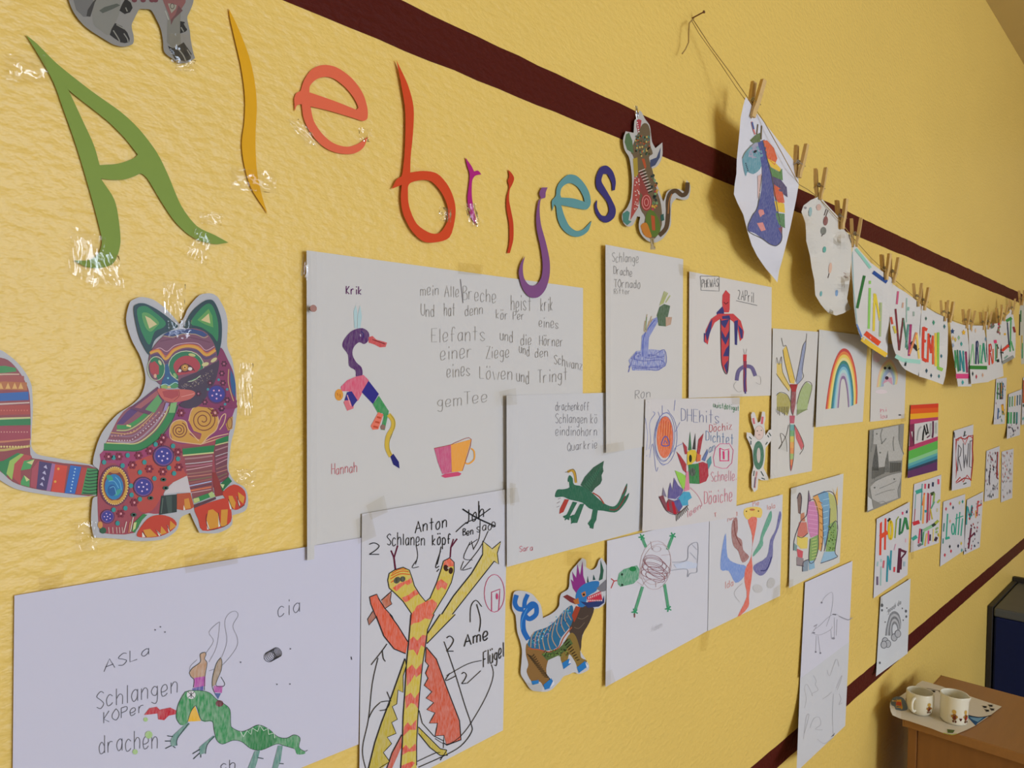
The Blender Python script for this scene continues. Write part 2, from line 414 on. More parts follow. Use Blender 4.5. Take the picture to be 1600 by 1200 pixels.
        for q, seed, amp, n in s.tapes:
            rnd = random.Random(seed); m = max(3, n * 2 // 3); vs = []
            wt = max(s.lift(p) for p in q) + 0.0006 + s.inc * s.n
            for j in range(m + 1):
                for i in range(n + 1):
                    u, v = i / n, j / m
                    x = (q[0][0] * (1 - u) + q[1][0] * u) * (1 - v) + (q[3][0] * (1 - u) + q[2][0] * u) * v
                    y = (q[0][1] * (1 - u) + q[1][1] * u) * (1 - v) + (q[3][1] * (1 - u) + q[2][1] * u) * v
                    vs.append(at_x(x, y, wt + rnd.uniform(0, amp * TAMP)) - piv)
            fs = []
            for j in range(m):
                for i in range(n):
                    k = j * (n + 1) + i; fs.append((k, k + 1, k + n + 2, k + n + 1))
            tm = bpy.data.meshes.new('adhesive_tape'); tm.from_pydata([tuple(v) for v in vs], [], fs)
            for p in tm.polygons: p.use_smooth = True
            link('adhesive_tape', tm, M_TAPE if amp >= .003 else M_TAPE2, o)['label'] = 'clear sticky tape'
        return o
# ---------------------------------------------------------------- the setting
CZ = at_x(1540, 0, 0).z                        # ceiling height from its line on the wall
YN, YF, XR = -2.2, 5.2, 5.0
tag(box('floor', M_FLOOR, -0.12, XR + .12, YN, YF, -0.1, 0), kind='structure')
tag(box('ceiling', M_CEIL, -0.12, XR + .12, YN, YF, CZ, CZ + 0.1), kind='structure')
tag(box('wall_left', M_WALL, -0.12, 0, YN, YF, 0, CZ), kind='structure')
tag(box('wall_far', M_PLAIN, -0.12, XR + .12, YF, YF + .12, -0.1, CZ + .1), kind='structure')
tag(box('wall_near', M_PLAIN, -0.12, XR + .12, YN - .12, YN, -0.1, CZ + .1), kind='structure')
wz0, wz1, wins = 0.92, 2.72, [(0.0, 1.5), (1.8, 3.3)]
bm = bmesh.new()
add_box(bm, XR, XR + .12, YN, YF, 0, wz0); add_box(bm, XR, XR + .12, YN, YF, wz1, CZ)
ys = [YN] + [v for q in wins for v in q] + [YF]
for a, b in ((0, 1), (2, 3), (4, 5)): add_box(bm, XR, XR + .12, ys[a], ys[b], wz0, wz1)
tag(bm_obj('wall_right', bm, M_PLAIN), kind='structure')
def glass_material():
    m, nt, b = newmat('window_glass'); nt.nodes.remove(b); out = nt.nodes['Material Output']
    tr = N(nt, 'ShaderNodeBsdfTransparent'); gl = N(nt, 'ShaderNodeBsdfGlossy'); gl.inputs['Roughness'].default_value = 0.02
    mxs = N(nt, 'ShaderNodeMixShader'); mxs.inputs[0].default_value = 0.06
    nt.links.new(tr.outputs[0], mxs.inputs[1]); nt.links.new(gl.outputs[0], mxs.inputs[2]); nt.links.new(mxs.outputs[0], out.inputs[0])
    return m
M_GLASS = glass_material()
for i, (a, b) in enumerate(wins):
    bm = bmesh.new(); m = (a + b) / 2
    for q in ((a, b, wz0, wz0 + .06), (a, b, wz1 - .06, wz1), (a, a + .06, wz0 + .06, wz1 - .06), (b - .06, b, wz0 + .06, wz1 - .06), (m - .04, m + .04, wz0 + .06, wz1 - .06)):
        add_box(bm, XR + .02, XR + .09, *q)
    wo = tag(bm_obj('window_%d' % (i + 1), bm, M_FRAME), kind='structure')
    box('window_pane', M_GLASS, XR + .05, XR + .056, a + .06, b - .06, wz0 + .06, wz1 - .06, parent=wo)
def band_strip(name, top, bot):
    # painted band running along the wall, slightly uneven edges
    (t0, t1), (b0, b1) = top, bot
    A0, A1, B0, B1 = at_x(*t0, 0), at_x(*t1, 0), at_x(*b0, 0), at_x(*b1, 0); n = 160
    bm = bmesh.new(); rnd = random.Random(name); rows = []
    def zl(P, Q, y): return P.z + (Q.z - P.z) * (y - P.y) / (Q.y - P.y)
    for i in range(n + 1):
        y = -0.35 + (YF + .35) * i / n
        zt = zl(A0, A1, y) + rnd.uniform(-.0008, .0008); zb = zl(B0, B1, y) + rnd.uniform(-.0008, .0008)
        rows.append([bm.verts.new((x, y, z)) for x, z in ((0.0004, zb), (0.0004, zt), (-0.002, zt), (-0.002, zb))])
    for i in range(n):
        for k in range(4): bm.faces.new((rows[i][k], rows[i][(k + 1) % 4], rows[i + 1][(k + 1) % 4], rows[i + 1][k]))
    bm.faces.new(rows[0]); bm.faces.new(rows[-1][::-1])
    return tag(bm_obj(name, bm, M_BAND), kind='structure')
band_strip('trim_1', ((625, 0), (1595, 458.5)), ((440, 0), (1591, 472.6)))
band_strip('trim_2', ((1252, 1133), (1589, 850)), ((1220, 1194), (1599, 859)))
# ---------------------------------------------------------------- the cut-out letters
GL_GRP = 'cut-out letters of the word on the wall'
def letter(outline, col, label, org, holes=(), w=0.0022, ctrl=None):
    return Sheet('paper_letter', outline, label, 'letter', w=w, colour=col, mat=M_CARD, org=org, holes=holes, group=GL_GRP, thick=0.0011, gain=1.05, ctrl=ctrl, smooth_outline=True)
o1 = (0, 0, 2.857); o3 = (340, 0, 2.857); o4 = (680, 180, 3.81)
L = letter('115,155 165,195 250,280 400,400 540,500 620,575 700,680 750,780 810,920 880,1010 960,1050 1020,1083 960,1090 870,1065 790,1000 720,900 660,800 630,775 605,785 560,800 500,803 450,797 510,890 530,980 538,1080 525,1140 500,1180 440,1197 380,1190 330,1163 400,1160 440,1130 455,1080 445,1020 400,850 340,650 280,480 240,370 180,260', '7d9540',
  'large green paper letter A at the left end of the word', o1, ['305,400 340,430 480,540 560,620 615,690 600,705 530,730 445,737 420,650 370,540'])
L.tape([(112, 352), (166, 372), (152, 452), (106, 424)], 3, 0.0042); L.tape([(140, 382), (186, 400), (196, 450), (156, 442)], 4, 0.0042)
L.tape([(304, 352), (332, 372), (322, 414), (288, 402)], 5, 0.0042).tape([(310, 330), (350, 334), (346, 352), (314, 350)], 6, 0.003); L.tape([(8, 84), (70, 86), (78, 130), (10, 128)], 7, 0.0035); L.done()
L = letter('50,38 90,120 140,250 165,360 175,470 170,580 170,680 178,780 200,880 222,952 150,840 120,740 108,640 120,540 122,430 105,300 80,190 55,80', 'dca206', 'tall yellow paper letter l between the green A and the first e', o3)
L.tape([(360, 262), (432, 268), (432, 302), (362, 296)], 8, 0.0042); L.done()
L = letter('370,405 385,360 420,310 470,290 530,300 600,350 650,420 670,490 668,530 650,540 600,525 500,495 415,475 430,540 470,600 520,640 580,655 630,640 672,610 650,660 610,685 545,685 480,660 420,600 385,530 375,465 355,470 345,495 342,440 352,415', 'e06645', 'salmon paper letter e under the maroon band', o3,
  ['410,412 412,385 440,355 480,343 520,352 570,390 610,440 628,480 620,490 520,450'])
L.tape([(448, 186), (470, 186), (504, 228), (478, 226)], 9, 0.0042).tape([(560, 198), (582, 202), (578, 222), (562, 220)], 10, 0.003); L.done()
L = letter('798,268 850,380 875,480 872,600 862,700 860,770 920,763 980,775 1030,830 1058,900 1062,960 1035,1060 970,1082 920,1078 870,1035 830,960 818,890 822,825 778,843 800,800 822,785 835,680 838,500 820,380', 'cf4316', 'large orange-red paper letter b', o3,
  ['855,822 900,805 950,808 1000,860 1028,930 1025,990 990,1040 950,1040 890,1000 855,920 850,860'], w=0.004)
L.tape([(686, 322), (706, 326), (704, 348), (686, 344)], 11, 0.0042); L.done()
L = letter('180,252 215,300 232,335 255,330 275,352 240,360 222,385 218,470 230,560 252,657 220,620 200,560 192,490 200,420 205,350 190,300', 'ac1678', 'small magenta paper letter r right of the big b', o4)
L.tape([(726, 318), (744, 318), (750, 354), (734, 354)], 12, 0.0035); L.done()
letter('435,325 455,345 470,375 460,410 445,440 440,500 450,560 465,640 465,740 445,820 428,822 440,760 440,650 425,560 425,490 440,430 432,390 440,365', 'bf3812', 'thin red paper letter i between the magenta r and the purple j', o4).done()
letter('635,430 670,430 658,460 655,490 630,500 622,560 630,650 660,760 682,870 680,960 655,1040 610,1085 560,1080 520,1030 497,940 510,880 535,838 522,900 530,970 560,1010 600,1010 630,970 640,900 630,800 605,680 602,590 615,510 630,495 620,465', '7d4c80', 'purple paper letter j hooked over the top of a big white sheet', o4, w=0.0034).done()
letter('740,400 790,355 840,360 890,410 920,470 925,530 900,562 750,535 770,600 800,660 840,688 880,680 932,628 910,690 860,722 810,718 760,680 730,620 720,545 710,530 698,570 695,510 718,480 722,440', '5d9296', 'teal paper letter e next to the navy s', o4,
  ['745,470 752,435 780,410 810,405 850,430 880,480 890,515 820,495 750,490']).done()
letter('960,430 958,370 985,310 1020,300 1055,330 1075,390 1070,445 1055,450 1050,400 1025,350 1000,350 990,390 1010,430 1050,500 1075,560 1065,610 1020,640 985,625 955,580 950,530 965,505 965,550 990,595 1020,600 1035,570 1025,520 980,460', '37306e', 'navy paper letter s at the right end of the word', o4).done()
# ---------------------------------------------------------------- printed cut-outs
CG = 'printed animal cut-outs'
S = Sheet('animal_cutout', '40,-60 90,100 150,200 230,290 320,360 480,460 560,505 660,530 740,518 780,500 793,470 790,400 775,340 770,280 800,210 830,150 860,105 920,103 980,110 1020,160 1050,220 1085,290 1110,370 1125,470 1140,590 1220,660 1300,712 1390,715 1450,690 1490,660 1470,600 1440,450 1430,350 1400,200 1430,130 1470,20 1490,-200 1300,-500 500,-560 60,-300',
  'grey printed animal cut-out, only its clawed feet showing at the top edge', 'cutout', w=0.003, colour='8e8c88', mat=M_PRINT, smooth_outline=True, org=(100, 0, 7.273), group=CG, gain=0.95)
S.f('84837c', '320,-200 330,60 320,180 340,280 420,350 510,400 560,300 620,180 640,60 620,-100', smooth=True).f('6f6e6c', '90,-60 140,110 220,190 260,190 330,20 340,-100').f('3c3a38', '255,185 270,110 330,20 390,-40 350,30 300,190')
S.f('565a52', '400,120 460,80 600,40 640,60 560,100 440,150').f('7f7d74', '1100,-60 1180,150 1170,480 1240,545 1330,500 1320,300 1330,100 1400,-60')
S.f('8a5a58', '1130,20 1190,160 1215,250 1250,180 1330,110 1380,30 1390,-50 1110,-50').f('9a988a', '1180,40 1220,150 1270,100 1280,60 1230,40').f('6a4a4a', '1300,60 1350,120 1250,215 1215,285 1212,225 1270,160').ring('5a4a44', 8, 1230, 70, 22, 30).l('aaa9a0', 12, '1150,120 1190,225')
for c in ('540,330 580,262 660,300 720,370 748,440 740,480 690,490 640,480 580,440 520,395', '630,120 660,50 700,-20 760,30 780,90 750,140 690,160', '1180,520 1240,548 1330,500 1360,480 1450,610 1440,670 1380,700 1260,670', '1320,240 1370,250 1400,340 1380,360 1320,380'):
    S.f('262422', c)
for l in ('560,345 620,440 632,475', '680,380 720,440 730,480', '595,278 690,330', '700,85 720,130', '1290,550 1350,620 1385,695', '1400,565 1445,640', '1330,310 1360,360', '1365,265 1395,320'): S.l('8a8880', 13, l)
for x in (800, 900, 1000, 1040): S.e('6e3a42', x, 5, 30, 22)
S.tape([(264, 52), (298, 54), (304, 100), (268, 98)], 21, 0.003); S.tape([(276, 94), (306, 94), (306, 112), (274, 110)], 22, 0.0042); S.done()
# the big cat
S = Sheet('animal_cutout', '555,140 575,128 600,120 650,130 700,165 740,205 765,237 785,205 800,170 850,112 900,105 925,118 940,140 960,180 970,230 968,330 990,390 1005,500 1010,600 1000,680 985,740 978,800 975,860 1000,905 1045,935 1057,990 1045,1030 990,1050 987,1092 930,1125 850,1125 830,1085 810,1040 770,1060 755,1110 700,1150 600,1160 500,1150 400,1145 388,1080 392,1000 398,975 418,968 420,858 396,833 410,760 440,690 500,620 560,580 600,540 620,470 600,380 560,300 537,215',
  'big colourful printed cat cut-out with green ears and patterned body', 'cutout', w=0.004, colour='b4b4ba', mat=M_PRINT, smooth_outline=True, org=(0, 420, 2.7262), group=CG, gain=1.02)
S.o(140, 640, 5.715)
S.f('9c4450', '125,355 170,250 300,20 480,-60 800,-60 1000,-150 1280,-120 1280,0 1240,250 1225,500 1240,600 1100,700 900,745 870,590 720,670 660,755 700,850 620,930 480,935 400,1100 130,1105 85,1060 70,800 80,560', smooth=True)
S.f('b4483e', '300,420 560,380 760,420 850,560 870,590 720,670 650,760 560,900 440,900 380,700 330,500', smooth=True).f('9c3a66', '90,400 130,360 420,370 560,330 640,260 560,400 380,470 300,560 230,480 100,470')
S.f('86386a', '700,120 760,-60 1280,-120 1275,60 1235,230 1120,250 830,310 700,250 620,230', smooth=True)
S.f('8a5260', '165,260 300,20 480,-100 770,-60 760,60 640,240 460,360 130,350').f('5a3a72', '240,130 330,20 480,-90 520,-70 380,60 300,130')
S.l('2f7f46', 58, '128,330 300,336 450,330 600,225 700,90 760,-30').l('1d5a38', 10, '125,362 300,366 460,360 630,245 730,110 790,-40').l('c6c584', 10, '150,297 300,303 430,297 570,196 660,75 710,-30').l('a38c9c', 15, '165,272 390,288 560,160 650,40 690,-40')
S.l('8f7088', 10, '180,225 380,235 520,130 620,20').l('c8a060', 7, '190,205 370,210 500,110 590,10').l('3f8f4c', 36, '245,155 350,150 470,70 560,-20').l('b7c27c', 9, '240,185 350,180 480,100 580,0').l('d9d08a', 16, '330,140 370,150').l('7a4a56', 6, '200,245 380,255 540,150 640,30')
for i in range(16):
    t = i / 15; S.e('c8907a', 200 + 420 * t, 236 - 210 * t * t, 7, 7, n=8)
for i in range(22):
    t = i / 21; S.e('d0c0cc', 170 + 500 * t, 276 - 240 * max(0, t - .4) / .6, 6, 6, n=8)
# spirals on the chest
S.f('c99640', '885,100 920,-10 1020,-45 1110,0 1150,90 1130,180 1060,240 1010,300 985,310 900,300 740,270 715,190 740,120 800,92 860,110 885,180 940,230 985,255 1000,215 930,190').f('9a4e52', '885,215 930,200 1000,225 985,268 930,248')
for cx, cy, r in ((1015, 90, 112), (800, 185, 72)): S.ring('7a3c28', 9, cx, cy, r, r, -1.2, turns=2.6, grow=0.88, n=22)
for l in ('885,100 920,-10 1020,-45 1110,0 1150,90 1130,180 1060,240 1005,305', '985,310 900,300 740,270 715,190 740,120 800,92 860,110 885,180 975,280', '1005,300 1100,250 1240,215', '1150,130 1180,60 1215,40 1200,120 1160,180', '985,312 1120,270 1235,235'): S.l('d8b08a', 8, l)
S.f('b98a44', '1255,70 1280,60 1275,170 1235,190 1215,130').ring('7a3c28', 6, 1250, 120, 22, 50)
# legs
S.f('84484e', '825,335 1118,312 1100,420 1092,620 1110,740 920,800 905,700 860,500').f('76404c', '1125,270 1242,228 1228,500 1240,600 1180,690 1125,560 1112,400')
S.f('1f7a42', '828,350 1118,318 1108,380 832,402').l('c9c78c', 12, '832,410 1108,384', False).f('1f7a42', '1128,270 1242,232 1238,282 1122,312').l('c9c78c', 9, '1122,318 1238,290', False)
for i, (y0, y1, c, w) in enumerate(((440, 412, 'a87a80', 14), (485, 458, 'c8c4cc', 6), (510, 480, 'b06a80', 10), (540, 498, 'd0a4ac', 7), (575, 545, '9a6a60', 12), (600, 575, 'c07a6a', 8), (635, 600, '7a6a4c', 10), (660, 618, '9c5a54', 10), (684, 640, 'a8b4d8', 9), (706, 665, '5a3448', 9), (726, 690, 'd0704a', 13), (746, 712, 'c8a0a0', 7))):
    S.l(c, w, '%d,%d %d,%d %d,%d' % (850 + i * 4, y0, 970, (y0 + y1) / 2 + 4, 1098 - i, y1))
    if i < 9: S.l(c, w * .8, '%d,%d %d,%d' % (1122 + i * 2, y0 - 75 + i * 8, 1234 - i, y1 - 85 + i * 9))
S.f('8c302c', '1095,560 1125,560 1185,700 1210,760 1120,780').f('c8c0c4', '660,755 690,705 745,650 870,590 905,742 790,738')
S.f('2a3632', '640,770 780,756 778,915 620,940').f('40504a', '680,775 735,768 735,920 700,925').l('5a6a60', 8, '655,790 640,925')
S.f('b4502e', '780,752 900,742 935,870 900,890 840,900 780,890').f('cf8c34', '845,800 885,790 905,880 850,890')
S.f('c23e28', '935,880 1010,850 1130,810 1230,795 1262,880 1262,1000 1165,1060 1010,1080 970,980', smooth=True).f('c23e28', '1190,740 1290,668 1385,725 1392,830 1345,882 1285,892 1225,810', smooth=True).f('bf3e28', '420,1120 470,1030 540,960 640,940 740,970 778,1030 705,1100 600,1137 470,1142', smooth=True)
for c in ('1060,900 1100,890 1155,935 1150,1050 1070,1070 1045,980', '1175,895 1235,890 1225,1035 1170,1045', '1240,770 1275,770 1305,830 1295,890 1255,850', '1325,735 1385,780 1372,842 1335,805', '480,1075 540,1065 605,1130 505,1142', '640,1040 690,1100 630,1120', '720,990 775,1040 715,1080'): S.f('d19232', c)
for c in ('1045,990 1072,1068 1050,1072', '1150,940 1172,1040 1150,1050', '1240,810 1272,885 1255,890', '1310,770 1345,850 1335,870', '470,1090 498,1138 470,1140', '595,1075 640,1115 620,1130', '695,1030 720,1085 705,1095', '840,850 855,895 838,898'): S.f('e2ddd2', c)
for l in ('1048,930 1040,990 1070,1070 1150,1062', '1150,920 1172,1045 1235,1025', '1240,800 1275,890', '1315,770 1340,870 1385,850', '470,1090 510,1140', '590,1075 640,1125', '690,1030 720,1090'): S.l('3a2018', 5, l)
S.f('2f8448', '925,795 1095,735 1120,765 940,838').f('b7c27c', '925,795 975,785 985,815 935,838').f('a8bc7a', '1060,750 1095,730 1125,775 1080,790').f('5a3a44', '930,850 1125,780 1130,800 935,880').f('1f6a3e', '1165,665 1240,600 1272,640 1185,730').f('c6cc9a', '1165,665 1205,668 1190,705')
S.f('3a7f45', '395,1010 480,930 515,940 470,985 405,1100 375,1085').f('c6cc8a', '395,1010 420,1005 410,1060 385,1085').l('d8c8c0', 8, '330,1000 305,1100').l('c87a5a', 12, '365,1000 350,1100').l('d8c8c0', 8, '390,960 365,1090')
for x in (170, 205, 240, 265, 290): S.l('d8b8b0', 6, '%d,1050 %d,1105' % (x, x + 5))
S.e('2d5a3c', 120, 1080, 30, 28).e('c88c4a', 95, 1030, 22, 32)
# body medallions, flowers, dots
for cx, cy, r in ((660, 415, 84), (480, 690, 80), (160, 955, 56)):
    S.e('4a2a52', cx, cy, r * 1.14).e('7a4a86', cx, cy, r * 1.02).e('3c3890', cx, cy, r * .9)
    for a in range(5): S.e('d8b8e0', cx + .5 * r * math.cos(a * 1.257 + .6), cy + .5 * r * math.sin(a * 1.257 + .6), r * .1)
    S.e('d8c8f0', cx, cy, r * .1)
S.e('6a3450', 225, 680, 138, 185).e('c99a40', 225, 680, 117, 166).e('7c3c34', 222, 680, 98, 138).e('2a78b0', 218, 690, 84, 115).e('3a9a78', 180, 610, 34, 22, .7).e('3a9a90', 250, 740, 40, 20, -.8).e('1f5a98', 200, 720, 40, 52).e('b8803c', 225, 555, 40, 14).e('c99a40', 230, 820, 40, 12)
for a in range(40): S.e('e0c070', 225 + 117 * math.cos(a * .157), 680 + 166 * math.sin(a * .157), 7, 7, n=6)
for l in ('170,640 220,640 260,700', '180,700 220,690 240,760', '230,600 270,650 285,720'): S.l('6ab0d8', 6, l)
for cx, cy in ((385, 495), (440, 410), (535, 530), (655, 555), (400, 830), (280, 930), (660, 250), (790, 380), (800, 515), (265, 420), (540, 370), (640, 60 + 230), (820, 30), (1120, 30), (170, 420)):
    for a in range(6): S.e('7a1f38', cx + 26 * math.cos(a * 1.047), cy + 26 * math.sin(a * 1.047), 12, 12, n=8)
    S.e('d8909a', cx, cy, 11, n=8)
for cx, cy in ((340, 408), (215, 428), (295, 500), (450, 560), (745, 325), (490, 470), (590, 310), (580, 615), (370, 680), (320, 880), (215, 895), (130, 470), (710, 520), (755, 570), (790, 440), (375, 762), (250, 1015), (450, 800)): S.e('2f8f90', cx, cy, 20, 22, n=10)
for cx, cy in ((660, 625), (395, 940), (545, 790), (680, 700)): S.e('35584a', cx, cy, 26, 18, n=10).e('6a9a6a', cx, cy, 12, 8, n=8)
# neck, head
S.o(140, 440, 6.0)
S.f('82305a', '1190,680 1235,620 1290,720 1340,830 1368,960 1372,1120 1365,1190 1100,1180 960,1150 1000,1080 1100,900', smooth=True).f('443448', '830,925 1000,850 1150,760 1215,740 1190,900 1120,1040 1040,1150 930,1190 840,1150 990,1060 840,1000', smooth=True)
S.f('6a3a5c', '380,1190 640,985 700,1120 560,1250').f('a05a60', '420,1180 630,1020 650,1060 480,1190').f('5f9a60', '520,1200 640,1060 680,1120 610,1230').f('7fb070', '760,1140 820,1130 800,1230 740,1230').f('9a88b8', '715,1135 745,1140 720,1210 690,1210')
S.e('5a2a58', 1190, 1055, 92).e('3b3890', 1190, 1055, 78)
for a in range(5): S.e('d8a0c8', 1190 + 42 * math.cos(a * 1.257 + .3), 1055 + 42 * math.sin(a * 1.257 + .3), 9, n=8)
S.e('c8c0f0', 1190, 1055, 9).f('2f5a8c', '1320,820 1350,880 1368,960 1365,1090 1335,1040 1318,930').l('c8b070', 7, '1305,820 1300,940 1330,1060 1350,1120')
for cx, cy in ((1240, 860), (1250, 950), (1130, 950), (1020, 1050), (1240, 1190), (1290, 1110), (1260, 770), (1080, 1130)):
    for a in range(6): S.e('4a1830', cx + 20 * math.cos(a * 1.047), cy + 20 * math.sin(a * 1.047), 10, n=6)
    S.e('b86a80', cx, cy, 9, n=6)
for cx, cy in ((1290, 1010), (1270, 1150), (1210, 920), (1110, 1010)): S.e('3a8a9a', cx, cy, 13, n=8)
for i in range(110):
    a = random.random(); b = random.random(); S.e(random.choice(('8a7a80', '6a5a60', '9a8a70')), 860 + 300 * a, 930 + 120 * b - 150 * a, 5, n=5)
S.f('24424a', '412,262 440,212 500,202 560,222 640,265 720,322 790,380 830,420 770,455 690,490 620,540 590,600 565,690 500,600 450,470', smooth=True).f('2b7c52', '445,262 520,228 600,278 710,375 690,430 610,470 565,590 520,540 470,420', smooth=True).f('5f9a58', '490,300 560,300 650,380 620,430 570,470 520,420', smooth=True).f('cdbf8e', '520,320 570,345 632,400 560,440')
S.f('223f46', '900,390 960,280 1060,192 1125,168 1170,190 1215,285 1240,400 1235,570 1195,710 1150,600 1080,470 900,440', smooth=True).f('2b7c4e', '945,390 1040,255 1115,205 1165,250 1205,390 1200,560 1150,500 1050,430', smooth=True).f('5f9a50', '1010,360 1115,255 1150,320 1160,430 1080,400').f('d0c08c', '1045,362 1118,298 1132,392')
S.f('7a4c62', '560,700 590,630 660,540 760,470 880,445 1000,440 1100,485 1170,590 1195,700 1185,760 1000,870 820,935 680,965 640,945 580,890 555,800', smooth=True)
S.f('33487c', '690,500 760,462 850,448 960,442 1060,468 1105,500 1070,518 990,488 880,488 780,515').l('b0a080', 6, '690,510 780,520 870,492 990,494 1070,526 1110,510').l('6a3c54', 10, '660,560 760,540 900,520 1020,540 1130,570')
S.l('c49aa8', 7, '600,645 660,622 725,655 800,598 920,575 1020,585 1090,645 1170,605').l('d09a3c', 26, '565,672 645,650 712,725 790,645 900,605 1010,622 1095,688 1180,640').l('c8683a', 9, '570,655 650,635 715,700 785,630 900,590 1020,605 1095,668 1178,622').l('544468', 18, '575,700 650,690 715,762 800,685 900,640 1010,655 1085,722 1185,680')
S.e('2b7450', 905, 795, 160, 140).ring('bccaa8', 7, 905, 795, 165, 145).f('a83e48', '785,800 820,730 900,695 990,715 1040,790 1000,850 900,890 830,880', smooth=True).f('7a4c62', '830,935 830,880 1000,850 1185,740 1190,770 1000,880').f('443448', '830,935 860,905 1000,850 1190,750 1190,800 1000,900 840,980')
S.f('5a2030', '820,850 850,790 895,765 950,790 975,830 900,850').e('d8d4d0', 845, 835, 16, 14).e('d8d4d0', 942, 818, 20, 16).e('b07a38', 893, 805, 34).e('d8a858', 893, 803, 18).e('5a2a18', 893, 805, 8).l('2a1818', 6, '820,858 850,800 895,772 950,795 985,838')
S.f('2b7450', '565,720 600,700 660,730 700,790 705,860 670,920 640,920').ring('bccaa8', 6, 625, 815, 80, 112).f('a83e44', '560,770 610,745 650,790 650,870 600,880 570,850').e('d0a488', 615, 885, 14, 20).e('b8c08a', 660, 760, 12, 26, -.5).e('c8c08a', 1085, 775, 34, 18, -.3).e('c8c08a', 1165, 735, 34, 16, -.6).e('b8b87a', 960, 688, 34, 14, .2).e('8ab070', 800, 880, 14, 24, -.5)
S.f('2f5a88', '705,780 735,765 760,880 830,930 830,975 670,985 680,930 705,880').e('7ac0c8', 735, 905, 9, n=8).e('8aa860', 700, 988, 32, 22).e('4a8a5a', 790, 975, 42, 26).e('c8b07a', 745, 990, 16, 12).l('a8d0d0', 6, '665,975 710,960 750,975 800,945 830,955')
S.f('bf6058', '635,1010 690,1000 740,1012 850,1008 960,1020 992,1050 960,1090 900,1115 780,1132 700,1112 655,1060', smooth=True).f('a84448', '680,1030 740,1015 830,1020 835,1070 770,1100 700,1080').l('7a2a30', 5, '835,1015 840,1070 790,1120').l('d89088', 6, '860,1080 980,1050')
S.tape([(254, 440), (290, 444), (288, 500), (258, 492)], 23, 0.0042).tape([(262, 500), (300, 500), (298, 530), (264, 528)], 24, 0.003).tape([(374, 566), (396, 568), (394, 650), (372, 648)], 25, 0.0035).tape([(368, 732), (402, 734), (398, 760), (370, 756)], 26, 0.0035).tape([(116, 816), (150, 814), (152, 862), (120, 860)], 27, 0.0035)
cat = S.done()
S = Sheet('tail', '-60,340 0,345 40,370 75,400 100,430 122,465 135,500 140,600 135,690 135,760 160,790 260,810 420,840 420,965 300,975 180,960 110,948 60,935 0,900 -60,850', None, None, w=0.0025, colour='b4b4ba', mat=M_PRINT, smooth_outline=True, org=(0, 420, 2.7262), gain=1.02)
S.o(0, 560, 4.0)
S.f('8e4448', '-120,-40 -20,-10 50,10 110,70 160,150 185,230 192,400 190,600 250,630 400,655 612,690 610,850 400,842 200,812 80,772 0,705 -120,650', smooth=True)
def tb(c, yl, yr, h0, h1, xr=185): S.f(c, '-100,%d 30,%d %d,%d %d,%d 30,%d -100,%d' % (yl, yl - 6, xr, yr, xr + 2, yr + h1, yl + h0 - 6, yl + h0))
tb('3f8a4a', 52, 60, 44, 22, 100); tb('c8a890', 100, 95, 10, 8, 120); tb('a05048', 112, 110, 40, 40, 150); tb('b06a3a', 150, 150, 52, 50, 168); tb('3060a8', 222, 208, 50, 52, 178); tb('c8b0a8', 285, 272, 10, 8, 184); tb('a8463c', 300, 290, 60, 60, 186); tb('c4c48a', 376, 366, 14, 12, 189); tb('2a7a45', 388, 376, 38, 40, 190); tb('9c404e', 430, 425, 90, 80, 190); tb('c07a5a', 520, 500, 12, 10, 190); tb('b8a05a', 570, 540, 16, 14, 190)
for x in (5, 50, 92, 130): S.f('d8a860', '%d,190 %d,150 %d,190' % (x - 16, x, x + 16))
for x in range(-10, 180, 18): S.e('c86a5a', x, 325, 5, n=6).e('c88a80', x, 460, 5, n=6).e('d8c080', x, 552, 7, n=6)
S.f('2f7f48', '-100,660 20,640 110,590 140,600 60,680 40,740 0,700').f('9aba5a', '40,720 60,640 130,595 150,600 90,670 75,760').f('b04a48', '80,745 90,660 150,600 200,610 130,700 130,790').f('4a9a58', '130,700 150,640 215,630 190,690').f('c6c888', '165,650 215,632 200,665').f('4a9a58', '130,770 150,730 185,760 185,805 130,790').f('c6c888', '150,730 185,758 165,770').f('a84a58', '190,800 200,690 240,640 265,645 225,812')
S.f('4a3a6a', '245,642 335,658 295,826 228,815').f('9a6a9a', '325,655 350,662 315,830 290,826').f('cc4430', '345,662 422,672 398,840 320,832').f('2f68b8', '440,668 508,678 468,847 405,842').f('b04038', '510,680 552,686 512,848 472,847').f('3f8a50', '545,685 614,692 612,852 508,849')
for i in range(4): S.f('b8b0d0', '%d,%d %d,%d %d,%d' % (272 - i * 8, 680 + i * 36, 288 - i * 8, 665 + i * 36, 296 - i * 8, 692 + i * 36))
for i in range(8): S.l('1f3a28', 6, '%d,%d 560,%d 612,%d' % (545 - i * 4, 700 + i * 20, 705 + i * 20, 698 + i * 20)).e('a8d0f0', 470 - i * 4, 690 + i * 20, 5, n=6)
S.e('e0a040', 365, 690, 8).e('e0a040', 345, 770, 8)
t_ = S.done(); t_.parent = cat; t_.matrix_parent_inverse = Matrix(); t_.location = t_.location - cat.location
t_['label'] = 'striped curling tail'
